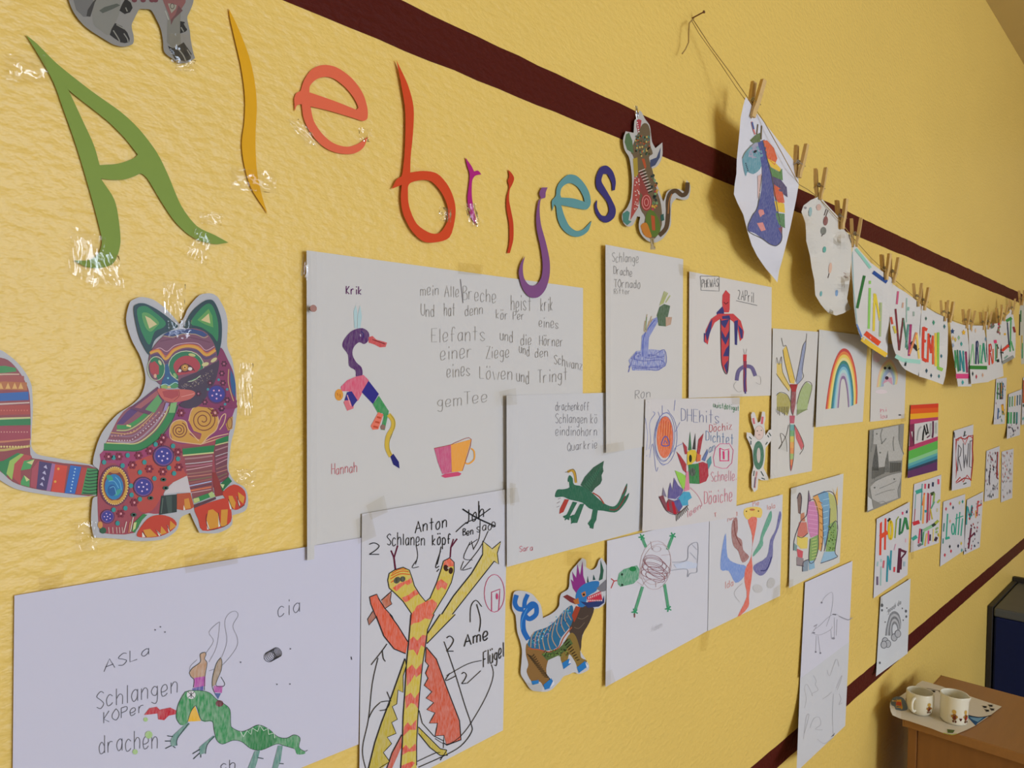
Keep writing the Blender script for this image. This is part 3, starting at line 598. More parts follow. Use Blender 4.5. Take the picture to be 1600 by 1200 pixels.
# blue-backed beast
S = Sheet('animal_cutout', '20,300 60,288 130,298 175,320 210,360 240,400 252,440 265,522 330,490 375,455 402,415 405,370 420,315 480,272 490,190 500,130 560,55 600,10 630,30 632,90 680,112 720,85 740,30 765,8 800,60 818,120 820,170 815,280 800,340 790,400 740,437 705,445 680,510 640,580 600,680 585,800 620,860 655,920 655,955 640,972 570,1000 530,985 480,1005 440,1020 410,1060 380,1090 340,1130 290,1150 180,1142 150,1120 110,1060 75,1000 80,900 85,800 70,720 45,640 30,500 5,450 0,400 8,340',
  'printed cut-out of a horned beast with a blue striped back and curled blue tail', 'cutout', w=0.004, colour='c4c4ca', mat=M_PRINT, smooth_outline=True, org=(800, 870, 5.456), group=CG, gain=1.02)
S.f('4a3c36', '490,640 505,560 560,430 640,420 700,440 660,560 600,670 585,800 540,760', smooth=True).f('8a6638', '118,770 140,735 250,790 310,850 292,950 305,1030 350,1060 340,1100 280,1120 240,1065 170,1065 125,980 140,920 120,840', smooth=True).f('8a7038', '410,810 440,740 500,650 545,680 580,790 590,860 640,890 570,960 540,900 490,830 470,890 425,905', smooth=True)
S.f('55683a', '250,830 400,780 490,690 520,740 420,830 300,885').f('2a6a92', '140,720 190,640 300,600 375,540 440,465 510,412 522,480 505,580 420,690 390,770 300,800 200,790 140,760', smooth=True).l('b0583a', 10, '135,785 220,790 320,810 400,770 440,690 510,600')
for l in ('160,770 165,690 190,640', '195,775 200,690 225,630', '235,785 230,690 262,615', '280,795 262,690 305,600', '330,800 305,700 340,580', '380,770 340,680 372,545', '412,690 380,620 405,510', '450,640 420,570 432,480', '490,600 450,530 460,450', '505,540 475,480 490,425'): S.l('b89878', 7, l)
for i in range(70):
    a = random.random(); S.e(random.choice(('7ac0d8', '3a9ab0', '1a3a6a', 'a080b0')), 170 + 320 * a + random.uniform(-15, 15), 730 - 250 * a + random.uniform(-50, 50), 6, n=5)
S.l('1f66b4', 44, '140,705 100,630 95,540 110,480 160,430 200,405').l('1f66b4', 40, '110,500 150,530 205,490 205,420 170,400 130,440').l('1f66b4', 40, '100,450 50,440 25,390 40,325').l('1f66b4', 36, '105,440 110,380 135,320').l('4a90d0', 8, '80,620 85,540 130,440')
S.f('8a2f80', '500,190 525,212 512,125 548,180 558,60 580,160 602,35 608,160 632,235 600,260 550,312 520,270', smooth=False).f('2c74b4', '545,320 570,270 620,230 690,208 745,215 720,290 650,335 620,420 570,425 545,370', smooth=True).f('28386c', '580,380 640,388 770,372 785,330 788,390 740,425 650,435').f('c22f48', '638,345 755,292 772,370 650,388').f('2a5a48', '755,25 782,115 772,190 740,205 755,130').f('1f4a4a', '645,160 655,215 640,220').f('1f4a4a', '695,150 712,195 690,200').f('7a7880', '720,270 800,195 815,230 800,290 760,300').f('c07a48', '590,310 625,292 632,330 605,345').e('201818', 612, 322, 10).f('7a3032', '435,340 470,322 560,370 575,395 540,405 495,385').f('b06a38', '520,370 565,350 575,400 540,405').f('a0402c', '510,500 545,420 585,430 550,520 530,560')
for x in range(650, 770, 16): S.f('e8d8d8', '%d,%d %d,%d %d,%d' % (x, 350 - (x - 640) * .42, x + 10, 350 - (x - 640) * .42, x + 5, 372 - (x - 640) * .42)).f('e8d8d8', '%d,378 %d,378 %d,362' % (x - 4, x + 8, x + 2))
for c in ('165,1060 228,1050 228,1080 175,1092', '268,1092 335,1035 362,1080 320,1122 280,1134', '428,905 490,868 502,912 440,958', '553,942 622,888 652,930 570,992'): S.f('2878bc', c)
for c in ('320,1120 355,1050 362,1085', '490,875 503,905 482,912', '625,900 652,930 640,955'): S.f('dcdce4', c)
for i in range(13): S.l('241c14', 6, '%d,%d %d,%d %d,%d' % (130 + i * 12, 830 + i * 16, 170 + i * 12, 850 + i * 15, 190 + i * 11, 830 + i * 18))
for i in range(9): S.l('241c14', 6, '%d,%d %d,%d' % (440 + i * 14, 740 + i * 18, 480 + i * 12, 700 + i * 22))
for i in range(60): S.e(random.choice(('7aa04a', '2a3a20')), 270 + random.random() * 210, 850 - random.random() * 60, 5, n=5)
for l in ('560,520 600,530 650,500', '530,600 570,610 620,560'): S.l('7a6a5a', 5, l)
S.tape([(886, 862), (924, 862), (924, 886), (886, 884)], 31, 0.0012).tape([(818, 1066), (850, 1070), (846, 1082), (820, 1080)], 32, 0.0012)
S.done()
# howling beast by the band
S = Sheet('animal_cutout', '228,120 245,62 262,75 290,130 325,180 335,240 345,310 370,358 425,312 424,420 392,490 345,520 365,590 390,660 410,720 432,775 445,745 460,700 495,678 560,678 600,702 612,640 612,603 640,640 643,690 625,752 590,762 535,748 500,790 492,870 490,960 460,1020 430,1062 370,1095 310,1082 255,1025 240,960 252,895 228,890 192,960 150,968 115,930 112,870 150,822 178,750 188,600 165,430 130,370 118,290 138,225 200,238 208,140',
  'printed howling beast cut-out with a snaking tail, overlapping the maroon band', 'cutout', w=0.006, colour='bab6b2', mat=M_PRINT, smooth_outline=True, org=(950, 160, 5.0), group=CG, gain=1.0)
S.f('6a5a44', '225,260 270,170 310,170 330,230 330,330 350,400 320,430 350,540 380,680 415,800 420,960 370,1060 320,1060 265,1010 290,900 250,820 230,600 200,430 180,380', smooth=True).f('55704e', '140,250 165,235 190,300 200,400 150,370 130,310').f('3f4a6a', '330,450 380,430 412,350 405,430 370,490 330,510').f('a89038', '195,440 230,430 235,560 205,600').f('a84a44', '205,580 240,590 252,700 235,820 175,920 190,760').f('8a3f3c', '235,560 260,520 300,600 320,700 280,740 250,700').f('b05030', '262,440 285,440 300,500 290,525').f('a8404a', '225,140 240,130 262,140 255,190 235,240 222,190')
for i in range(8): S.l('c8c0b8', 6, '%d,%d %d,%d' % (240 + i * 10, 540 + i * 22, 290 + i * 8, 520 + i * 23)).l('28302c', 7, '%d,%d %d,%d' % (244 + i * 10, 550 + i * 22, 290 + i * 8, 532 + i * 23))
S.e('9c3838', 300, 780, 42, 68).ring('d0908a', 5, 300, 780, 32, 54).ring('d0908a', 5, 300, 780, 16, 28).f('58702e', '300,870 340,840 390,900 410,1000 370,1050 320,1030 295,950', smooth=True).f('b0502e', '335,880 365,890 370,1000 345,1000').f('c0782e', '255,965 300,940 330,1010 340,1055 290,1045', smooth=True).f('4a8074', '115,870 150,845 170,860 160,920 185,930 150,960 118,930')
S.l('54402e', 34, '400,1040 455,980 470,870 470,770 490,710 530,690 580,725 615,700 622,625').l('a8703c', 8, '470,870 478,770 500,715').f('2f5a50', '410,880 435,870 440,920 415,930')
for i in range(60): S.e(random.choice(('c8b060', '3a4a30', 'a85a3a', '4a7a70', '20201c')), 215 + random.random() * 110, 260 + random.random() * 160, 7, 9, n=5)
for i in range(26): S.e('e0c8c0', 205 + random.random() * 40, 590 + random.random() * 260, 5, n=5)
for i in range(26): S.e(random.choice(('b03a4a', '2a3a38', 'c89a40', '7a9a6a')), 330 + random.random() * 50 + 10, 560 + random.random() * 280, 10, 12, n=6)
for i in range(5): S.f('e4e0dc', '%d,%d %d,%d %d,%d' % (224 + i * 3, 150 + i * 18, 236 + i * 3, 156 + i * 18, 226 + i * 3, 164 + i * 18))
S.tape([(1016, 372), (1023, 372), (1024, 390), (1016, 390)], 33, 0.004, 4).tape([(990, 164), (996, 166), (998, 186), (994, 186)], 34, 0.004, 4)
S.done()
# little rabbit
S = Sheet('animal_cutout', '880,230 893,208 908,215 932,290 950,282 965,205 985,210 990,260 980,300 985,350 990,385 1015,345 1036,340 1042,370 1030,425 990,480 985,570 975,630 1010,700 1012,722 960,722 935,710 930,790 905,812 885,775 885,680 900,610 890,500 868,440 848,400 848,362 880,368 905,400 908,350 885,280',
  'small hand-drawn white rabbit cut-out with a green belly', 'cutout', w=0.006, colour='cfcac6', org=(990, 600, 4.8))
S.l('c8707a', 16, '905,300 897,255', False).l('c8606c', 16, '962,300 968,245', False).e('d4bcb4', 942, 365, 33, 52).ring('a8968e', 3, 942, 365, 34, 53).e('28684a', 937, 535, 41, 108, 0, .85).e('c4b8b0', 938, 535, 14, 58).e('3a5a4a', 928, 352, 4).e('3a5a4a', 958, 348, 4).l('6a4a4a', 3, '935,385 942,378 950,385').l('b05040', 14, '925,655 915,710 908,780', a=.5).l('6a5a70', 8, '912,700 905,775')
for l in ('868,395 885,415', '880,425 880,455', '1015,365 1030,390', '1005,385 1015,400', '990,455 1005,435', '905,650 900,690', '955,655 975,690', '960,705 985,715'): S.l('3a4a48', 7, l)
S.done()
# ---------------------------------------------------------------- drawing sheets
DG = 'drawings fixed to the wall'
def draw(outline, label, w=0.0015, colour='c9c7c8', **k):
    return Sheet('drawing_sheet', outline, label, 'drawing', w=w, colour=colour, group=DG, **k)
# big sheet with the long-necked creature
S = draw([(479, 391), (911, 450), (910, 786), (480, 876)], 'largest white sheet with a long-necked purple creature, a cup and eight lines of pencil text', 0.0012, 'c6c4c4', curl=[('l', 0.006, 0.05)], step=22)
S.o(500, 430, 3.53)
S.t('Krik', 145, 103, 235, 108, 44, '5a1a5c', 5)
for p in ('185,200 198,165 206,205 202,292 190,292', '222,165 231,230 222,292 206,292 208,220'): S.f('a9c4ca', p)
S.f('4e1a60', '190,300 235,292 268,315 270,355 245,380 215,370 185,400 180,440 200,480 230,510 233,555 200,562 195,525 160,500 155,440 125,395 130,360 160,320', .9, True).l('2a2a6a', 5, '225,310 238,320 238,345').l('c8c0d8', 4, '222,325 224,338')
S.f('c4494a', '268,342 290,335 310,355 370,372 362,396 330,398 300,382 268,372', .9).l('5a1a1a', 4, '290,355 360,380')
S.f('cf5070', '195,560 240,550 270,580 212,690 190,702 160,640 118,640 115,615 150,580', .85).e('d6923c', 105, 660, 23, 32).l('b05a28', 4, '95,650 100,665').l('b05a28', 4, '110,655 112,675').f('d0707c', '130,700 150,748 185,735 190,690 160,670').f('35307f', '135,690 150,645 175,640 207,690 178,728 165,690').l('d8a0a8', 5, '150,660 170,720')
S.f('2f2a80', '268,582 325,655 292,710 230,645').f('2f8a4a', '325,665 380,750 357,855 335,852 352,780 345,760 322,765 292,712', .9).e('8a6a60', 347, 838, 14, 15).f('dd6e58', '322,755 350,768 322,850 290,853 280,832', .95)
for i in range(3): S.l('b84830', 10, '%d,%d %d,%d' % (314 - i * 10, 782 + i * 26, 336 - i * 8, 788 + i * 26), False)
S.l('c9aa44', 24, '378,768 402,800 402,840 375,890 370,950 392,1000').l('8a7a30', 3, '388,768 413,810 400,870 382,920 385,970 398,995').f('26256c', '388,1000 405,985 435,1030 439,1066 405,1045')
S.t('Hannah', 65, 1100, 208, 1085, 55, 'c26a74', 3)
S.f('c04a78', '630,955 722,935 726,1087 675,1097 650,1030', .85).f('f39c40', '722,935 835,905 785,1080 727,1087', .95).f('c84a70', '668,1108 690,1095 760,1085 781,1094 770,1106 690,1118').l('f39c40', 8, '833,955 850,972 850,1015 820,1040 797,1032').l('a04a3a', 3, '630,955 722,935 750,922 835,905 785,1080')
S.o(650, 430, 5.4556); pc = '8e8a86'
for tx, x0, y0, x1, y1, h in (('mein', 40, 172, 200, 170, 92), ('Alle', 245, 185, 372, 185, 95), ('Breche', 402, 205, 690, 235, 115), ('heist', 812, 302, 990, 305, 125), ('krik', 1065, 303, 1172, 306, 108), ('Und', 45, 347, 162, 355, 105), ('hat', 242, 350, 340, 346, 108), ('denn', 420, 345, 575, 332, 90),
    ('kör', 685, 370, 792, 377, 78), ('Per', 830, 380, 930, 375, 72), ('eines', 1050, 437, 1222, 455, 82), ('Elefants', 135, 572, 600, 557, 120), ('und', 720, 557, 832, 572, 92), ('die', 895, 597, 990, 587, 92), ('Hörner', 1055, 600, 1262, 605, 88), ('einer', 210, 717, 492, 706, 118), ('Ziege', 600, 712, 802, 702, 100),
    ('und', 882, 662, 972, 692, 82), ('den', 1017, 702, 1130, 697, 82), ('Schwanz', 1180, 752, 1425, 815, 85), ('eines', 265, 872, 470, 852, 112), ('Löwen', 545, 882, 830, 892, 110), ('und', 860, 907, 970, 927, 105), ('Tringt', 1040, 922, 1300, 892, 108), ('gem', 185, 1130, 400, 1110, 100), ('Tee', 410, 1098, 620, 1080, 105)):
    S.t(tx, x0, y0, x1, y1, h, pc, 3.4)
S.l('77747a', 5, '380,35 402,238', False)
S.tape([(474, 396), (484, 418), (480, 438), (470, 430)], 41, 0.004, 5).tape([(716, 410), (756, 414), (752, 430), (716, 428)], 42, 0.0008)
S.done()
# green snake dragon sheet, bottom left
S = draw([(22.5, 930.6), (565.5, 840), (560, 1163), (18, 1385)], 'bottom left white sheet with a green smoking snake-dragon', 0.0026, 'c4c3d6', curl=[('br', 0.006, 0.12)], step=25)
S.o(140, 920, 4.286); k = '55555e'
S.t('ASLa', 97, 558, 412, 436, 72, k, 4.5).t('Schlangen', 48, 802, 600, 690, 118, '66666e', 5).t('KOPer', 95, 900, 378, 822, 70, '66666e', 5).t('drachen', 65, 1100, 465, 1062, 118, '66666e', 5).t('cia', 1262, 192, 1420, 150, 98, '5a5a62', 4).t('ch', 880, 1212, 985, 1200, 55, '5a5a62', 5)
for l in ('780,430 830,350 800,290 865,225 870,250 850,390 800,490', '885,460 920,350 905,230 930,170 975,150 995,180 960,250 990,330 980,400 890,510 800,550', '720,475 675,520 672,560'): S.l('8c8a94', 3, l)
S.f('b48c6e', '668,562 690,530 742,490 740,440 770,425 780,440 770,470 787,500 775,592 700,602 676,582', .75).f('b04aa2', '700,597 776,585 776,652 698,662', .8).f('4c4a9c', '688,668 762,650 762,684 692,684', .8).f('a08872', '880,460 887,490 880,550 845,642 822,655 825,590 850,500', .75).f('b04aa2', '832,650 892,650 886,698 830,692', .75).f('5a6a9a', '835,700 880,700 860,740')
S.f('21894a', '640,690 720,680 800,695 850,740 900,770 940,810 945,900 955,930 1010,955 1060,945 1130,912 1200,940 1260,990 1320,1000 1370,978 1410,1000 1402,1060 1440,1088 1440,1105 1390,1108 1370,1070 1300,1050 1250,1040 1150,1080 1080,1070 1020,1025 960,1015 890,1040 850,1010 830,940 820,890 750,885 715,790 690,800 655,895 610,912 580,860 595,770', .72, True)
S.f('1a7a3e', '1050,980 1130,925 1200,945 1250,1000 1240,1035 1150,1078 1080,1066', .85, True).f('e0ae2c', '706,785 745,885 658,890 680,820', .85)
S.f('b81f34', '365,845 400,800 450,790 470,810 540,795 580,815 577,840 530,850 500,880 460,875 455,835 400,842', .85)
S.e('d4d2d8', 680, 710, 30, 28).l('2a2a30', 4, '660,690 700,730', False).l('2a2a30', 4, '702,690 660,728', False).l('2a2a30', 5, '680,690 680,730', False).e('6a1a2c', 870, 768, 26, 22, 0, .8)
for l in ('640,690 720,680 800,695 850,740 900,770 940,810 945,900 955,930 1010,955 1060,945 1130,912 1200,940 1260,990 1320,1000 1370,978 1410,1000 1402,1060 1440,1088 1460,1080', '655,895 680,820 715,785 750,880 820,885 835,950 850,1010 890,1040 960,1015 1020,1025 1080,1070 1150,1080 1250,1040 1300,1050 1370,1070', '640,690 595,770 580,860 610,912', '668,562 690,530 742,490 740,440 770,425 780,440 770,470 787,500 770,600 770,680', '668,562 680,590 700,610 695,660', '880,460 850,500 825,590 822,655 840,700', '880,465 887,490 880,550 845,642 890,655 905,635 880,590'): S.l('34423c', 3.5, l)
S.l('d0dcd4', 5, '1010,955 1030,990 1055,950 1080,975 1090,932 1125,955 1140,915 1165,950 1195,935 1200,975 1235,965 1240,1000', False)
for p in ('655,893 672,905 590,1000 582,1050 548,1056 540,1020 556,985', '830,983 842,990 788,1040 776,1100 738,1112 735,1062 760,1040', '1105,1088 1142,1080 1125,1150 1105,1215 1055,1215', '1262,1050 1294,1050 1280,1150 1255,1215 1220,1215'): S.f('5c8c84', p, .8)
for l in ('560,990 520,985', '545,1020 505,1020', '548,1050 508,1070', '560,1055 575,1065', '740,1075 690,1105', '738,1100 695,1140', '745,1110 745,1130', '1125,1130 1165,1138', '1270,1170 1300,1172', '665,900 590,1000 585,1050', '835,988 788,1045 776,1105'): S.l('3c4a4c', 6, l)
for i in range(7): S.ring('2c2c30', 3.5, 1205 + i * 9, 455 - i * 5, 36 - i * 2, 34, -.6)
for cx, cy, r in ((397, 978, 26), (376, 876, 15), (305, 1092, 18)): S.e('9ec07e', cx, cy, r, r, 0, .8, 9)
for cx, cy in ((1345, 402), (1342, 638), (1255, 640), (440, 275), (475, 255), (505, 290), (1012, 492)): S.e('5a5a66', cx, cy, 5, n=7)
S.l('3a3a40', 6, '1752,455 1756,475', False)
S.tape([(288, 868), (370, 852), (372, 880), (290, 896)], 43, 0.0025).tape([(60, 902), (100, 896), (98, 918), (62, 924)], 44, 0.001)
S.done()
# two-headed snake sheet
S = draw([(565.6, 803), (793, 764), (786, 1141), (561, 1258)], 'white sheet with a two-headed orange and yellow snake outlined in black', 0.0036, 'c5c4cc', curl=[('br', 0.004, 0.1)], step=25)
K = '1e1e20'; YE = 'c9b23c'; RD = 'd4522c'
S.o(560, 770, 5.7125)
S.f(YE, '1110,430 1195,500 1272,435 1240,540 1252,637 1213,610 1000,880 740,1210 665,1210 850,920 1010,720 1110,550', .75).f(RD, '100,930 165,905 185,950 235,1030 300,1100 352,1210 205,1210 150,1090 110,990', .85).f('b5603e', '205,960 290,880 285,960 300,992 235,1032', .85).f('a0604c', '130,1060 162,1100 95,1182 80,1130', .85)
S.f(YE, '275,720 330,685 400,665 455,690 480,760 500,830 550,910 600,970 640,940 700,800 740,680 760,610 815,580 855,620 855,700 830,800 780,900 730,980 640,1130 620,1210 455,1210 475,1090 400,970 330,900 275,850 262,780', .85)
for p in ('305,850 360,810 440,780 470,755 482,800 440,825 420,812 380,842 340,880', '385,938 450,910 510,862 545,900 500,922 440,970 415,978', '520,1010 600,970 660,950 702,985 700,1015 640,1110 570,1145 520,1135 465,1190 470,1080 500,1050', '697,800 738,770 797,812 780,865 740,842 710,872 692,848', '755,650 770,605 815,583 855,622 852,655 780,662'): S.f('d8542c', p, .8)
for l in ('290,740 380,700 450,705', '285,770 370,725 460,730', '290,800 350,760', '300,720 360,685 430,680'): S.l('cc5a24', 9, l)
S.e('3a3a20', 345, 780, 26, 34, .8, .9).e('3a3a20', 395, 770, 24, 26, .6, .9).e('3a2018', 782, 672, 22, 30, -.3).e('3a2018', 825, 695, 20, 30, .1).e('b8a8a0', 803, 672, 9)
S.l('5a1030', 15, '332,690 318,580 322,560', False).l('5a1030', 13, '320,575 352,470', False).l('5a1030', 13, '318,578 292,515', False).l('5a1030', 12, '820,578 827,480', False).l('5a1030', 12, '825,490 882,410', False).l('5a1030', 11, '827,485 850,412', False)
for l, w in (('275,850 262,780 275,720 330,685 400,665 455,690 480,760 500,830 550,910 600,970 640,940 700,800 740,680 760,610 815,580 855,620 855,700 830,800 780,900 730,980 640,1130 620,1180', 8), ('275,850 330,900 400,970 475,1080 470,1200', 8), ('1110,550 1110,430 1195,500 1272,435 1240,540 1252,637 1213,610', 7), ('1213,610 1000,880 740,1210', 9), ('1110,550 1010,720 850,920 665,1210', 10), ('100,930 165,905 185,950 235,1030 300,1100 352,1210', 8), ('100,930 110,990 150,1090 205,1210', 8), ('205,960 300,875', 7), ('295,890 285,960 300,992 240,1032', 6), ('130,1055 82,1128 95,1182 165,1100', 6)): S.l(K, w, l, False)
S.t('Anton', 508, 362, 798, 300, 100, K, 8).t('Schlanen', 258, 470, 600, 470, 108, K, 6.5).t('köpf', 662, 470, 832, 452, 95, K, 8).t('2', 98, 550, 215, 550, 100, K, 8).t('Joh', 955, 285, 1130, 215, 115, K, 8).t('Ben', 935, 382, 1030, 370, 62, K, 7).t('sao', 1058, 352, 1200, 320, 82, K, 6).ring(K, 6, 1207, 283, 16, 24)
for l, w in (('930,145 1060,225 1225,300', 13), ('870,350 960,270 1060,225 1180,140', 8), ('1075,75 1075,230', 8), ('515,460 530,560 510,640', 6), ('522,600 480,668 540,660', 6), ('740,480 720,580 705,640', 7), ('735,520 690,662 722,655', 8), ('700,705 722,680', 7), ('1088,235 1080,400 1030,500', 6), ('1160,340 1080,500 930,685', 6), ('940,610 918,690 1012,670', 6), ('1065,415 985,470', 5), ('1000,440 940,580 1020,600', 6), ('1010,430 1030,510', 6)): S.l(K, w, l)
S.ring('bf3f6c', 5, 1215, 897, 90, 168).l('bf3f6c', 7, '1190,1055 1190,888 1265,860 1253,1050', False).e('bf3f6c', 1238, 925, 10, 28)
S.o(560, 960, 5.0)
S.f(RD, '140,15 245,0 310,90 387,215 370,307 280,270 200,170', .85).f(YE, '640,0 757,0 535,228 540,150', .8)
S.f('c84e2a', '530,255 610,350 690,570 790,830 802,980 690,1022 670,945 600,950 620,850 555,850 600,770 535,745 590,690 530,655 575,605 515,555 545,500 525,460 550,400 525,370', .82).f('b9a530', '365,345 375,400 350,480 350,610 310,590 300,700 265,720 305,820 260,845 295,930 225,960 260,1010 195,1080 245,1150 180,1210 78,1210 130,1000 180,850 260,640', .85).f('b9a530', '470,880 640,1050 690,1060 692,1105 640,1102 560,1040 470,930', .85).f('c05038', '340,940 335,1040 260,1210 220,1210 265,1080', .85)
S.f(YE, '412,0 592,0 540,120 530,200 500,400 480,600 465,800 455,1000 455,1215 330,1215 345,1000 350,800 365,600 375,400 395,200', .85)
S.f('d8542c', '408,0 592,0 565,40 520,30 480,60 430,70 405,90', .8)
for p in ('398,200 430,172 460,205 500,160 532,165 520,262 490,240 460,322 430,275 388,282', '375,430 420,392 450,432 497,378 490,460 450,492 440,470 410,522 378,562', '365,642 410,612 440,657 480,598 470,742 440,700 410,692 370,742', '355,882 385,842 410,872 455,818 450,902 400,902 350,952', '340,1052 370,1018 400,1052 445,1008 458,1062 420,1072 390,1072 338,1102', '335,1182 420,1148 442,1160 400,1215 330,1215'): S.f('d0492a', p, .8)
for l, w in (('412,0 395,200 375,400 365,600 350,800 345,1000 330,1215', 8), ('592,0 540,120 530,200 500,400 480,600 465,800 455,1000 455,1180', 8), ('245,0 310,90 387,215', 8), ('140,15 200,170 280,270 370,307', 8), ('640,0 540,150', 7), ('757,0 535,228', 8), ('365,345 260,640 180,850 130,1000 78,1210', 8), ('530,255 610,350 690,570 790,830 802,980 690,1022 670,1005', 8),
             ('530,265 525,370 550,400 525,460 545,500 515,555 575,605 530,655 590,690 535,745 600,770 555,850 620,850 600,950 670,945 665,1045', 5), ('365,345 375,400 350,480 350,610 310,590 300,700 265,720 305,820 260,845 295,930 225,960 260,1010 195,1080 245,1150 165,1200', 6), ('470,880 640,1050 690,1060', 7), ('470,930 560,1040 640,1102 700,1100', 7), ('640,1140 692,1060', 6), ('340,940 265,1080 220,1210', 6), ('475,750 500,850 590,950 670,990', 6)): S.l(K, w, l, False)
for l, w in (('155,340 110,540 80,820 40,1000 35,1100 60,1210', 6), ('225,230 190,280 100,395', 6), ('188,280 195,340 212,368', 7), ('175,685 245,680 220,740 168,752', 6), ('80,815 120,740 172,688', 6), ('225,605 255,680', 6), ('670,212 750,440 830,700 880,850 885,920 800,1030 660,1110 470,1195', 6), ('965,360 850,390 690,480', 5), ('715,460 682,518 765,480', 6), ('1040,390 1055,480 1000,640 880,850 790,960 690,1015 600,970', 5), ('850,540 958,440', 5), ('460,1150 600,1085 640,1080', 5), ('875,62 880,-60 920,-110 965,-60', 6), ('925,-80 955,40 945,135', 7)): S.l(K, w, l)
S.t('2', 690, 288, 762, 288, 115, K, 7).t('Ame', 828, 248, 1022, 195, 95, K, 8).t('Flügel', 978, 412, 1142, 322, 108, K, 6).t('2', 808, 542, 858, 538, 85, K, 6)
S.tape([(556, 812), (580, 800), (588, 838), (560, 850)], 45, 0.002).tape([(572, 790), (600, 774), (606, 800), (580, 812)], 46, 0.0008).tape([(784, 752), (806, 756), (804, 790), (786, 788)], 47, 0.0008)
S.done()
# green dragon sheet
S = draw([(791.5, 618), (1004, 612), (1003, 828), (792, 886)], 'white sheet with a dark green winged dragon and red jaw', 0.0022, 'c5c4c7', curl=[('l', 0.005, 0.09)], step=22)
S.o(780, 600, 4.0); g = '1a5e44'
for tx, y, x1, h in (('drachenkoff', 165, 565, 52), ('Schlangen kö', 245, 616, 58), ('eindinohorn', 322, 615, 56)): S.t(tx, 353, y, x1, y, h, '76747a', 2.4)
S.t('Quarkrie', 428, 418, 616, 402, 55, '76747a', 2.4).t('Sara', 127, 1050, 213, 1038, 36, 'c46a78', 3.5)
S.f('24523c', '508,632 535,580 590,520 655,480 648,520 652,545 640,570 643,600 632,625 600,650 580,678', .95).f(g, '350,692 365,660 400,658 440,645 428,602 440,570 460,590 468,628 520,640 580,680 650,742 710,766 745,740 780,660 800,620 796,670 775,720 812,680 800,722 760,778 720,803 650,792 600,788 560,775 520,742 440,722 400,705 355,708', .95, True)
for p in ('460,735 488,740 445,820 437,852 402,835 425,812', '505,750 532,748 488,868 452,870 445,832 472,815', '585,785 617,785 607,850 577,905 553,872 575,842'): S.f(g, p, .95)
for l in ('425,820 400,830', '430,830 410,850', '465,820 440,832', '470,850 450,872', '580,870 568,900', '590,870 585,905'): S.l(g, 7, l)
S.f('a83c34', '410,720 437,722 402,800 376,812 380,780').l('b89038', 15, '428,550 455,540 473,565 480,618').l('5a4a20', 3, '413,552 432,548 460,532 478,555 485,610').l('d8d4d0', 6, '432,612 434,630').l('a04a38', 8, '585,680 625,705 655,748').l('7a3a38', 7, '690,785 740,780 790,700').l('7a3a38', 6, '770,690 795,640')
for i in range(12): S.l('3f7a5c', 3, '%d,%d %d,%d' % (530 + i * 10, 630 - i * 11, 560 + i * 7, 660 - i * 12))
for l in ('368,720 385,712', '362,745 380,735', '360,770 378,762'): S.l('8a8088', 3, l)
S.tape([(780, 612), (806, 606), (808, 632), (784, 634)], 48, 0.0008).tape([(784, 764), (808, 762), (812, 784), (790, 788)], 49, 0.0008)
S.done()
# tall sheet: blue whirl figure
S = draw([(946, 382), (1067.5, 405), (1065, 688), (947, 708)], 'tall white sheet with a green-headed figure on a blue scribbled whirl', 0.0032, 'c9c5c2', curl=[('l', 0.005, 0.06)], step=20)
S.o(930, 370, 3.4276)
S.t('Schlange', 92, 135, 235, 138, 48, '96938f', 2.6).t('Drache', 100, 200, 200, 212, 44, '8a8784', 2.8).t('TOrnado', 102, 272, 245, 276, 46, '8a8784', 2.8).t('Ritter', 102, 306, 190, 306, 28, '96938f', 2.5).t('Ron', 215, 866, 300, 858, 46, '8e8b8a', 2.6)
S.f('5566b4', '178,662 220,612 300,602 372,610 376,690 340,716 200,716', .45)
for l in ('180,700 230,620 300,640 370,605 375,690 300,700 200,690', '190,650 260,665 350,660 360,690 220,705', '178,725 215,625 280,650 370,640', '220,640 300,632 360,650', '200,700 260,705 330,715 372,690'): S.l('3d4aa0', 5, l, a=.7)
S.f('6e7aba', '243,645 250,530 265,515 310,440 332,430 336,455 288,540 282,645', .75).l('4a58a4', 4, '255,640 262,530 320,445').f('3f5c3c', '330,420 345,375 370,360 402,370 395,402 378,480 340,476', .88).f('b08c74', '378,430 412,430 405,470 378,480', .85)
for l in ('347,368 372,292', '362,358 388,300', '378,352 402,314', '355,362 380,296'): S.l('a2a860', 6, l, a=.8)
for l in ('265,510 278,415', '272,512 290,450', '285,478 302,425', '285,470 308,440', '262,505 268,450'): S.l('a89070', 5, l, a=.8)
S.l('6a8a5a', 4, '270,500 276,430')
S.tape([(938, 696), (974, 690), (976, 704), (940, 712)], 50, 0.001).tape([(1060, 412), (1078, 416), (1076, 432), (1062, 430)], 51, 0.0008)
S.done()
# red and blue sword figures
S = draw([(1077, 424), (1205.7, 448.8), (1205, 618), (1076, 622)], 'white sheet with a large and a small red and blue sword-like figure', 0.0018, 'cdc7c2', curl=[('l', 0.003, 0.06)], step=20)
S.o(930, 370, 3.4276); r_ = 'c2383c'; b_ = '3c3a70'
S.t('PHEWAS', 572, 272, 662, 266, 44, '6a6868', 3).l('6a6868', 3, '563,210 664,212 664,291 567,286', False, closed=True).t('2APril', 765, 332, 852, 356, 52, '7a7876', 3).l('6a6868', 3, '755,342 868,368', False)
S.f(r_, '682,312 700,285 722,308 720,390 716,405 684,405 680,350', .95).f(b_, '650,405 682,372 690,395 690,412 652,420').f(b_, '582,560 582,515 595,520 592,570').f(r_, '585,560 592,500 620,440 660,412 740,412 780,450 797,510 792,542 775,560 765,500 740,455 718,440 670,440 640,460 615,510 603,577', .95)
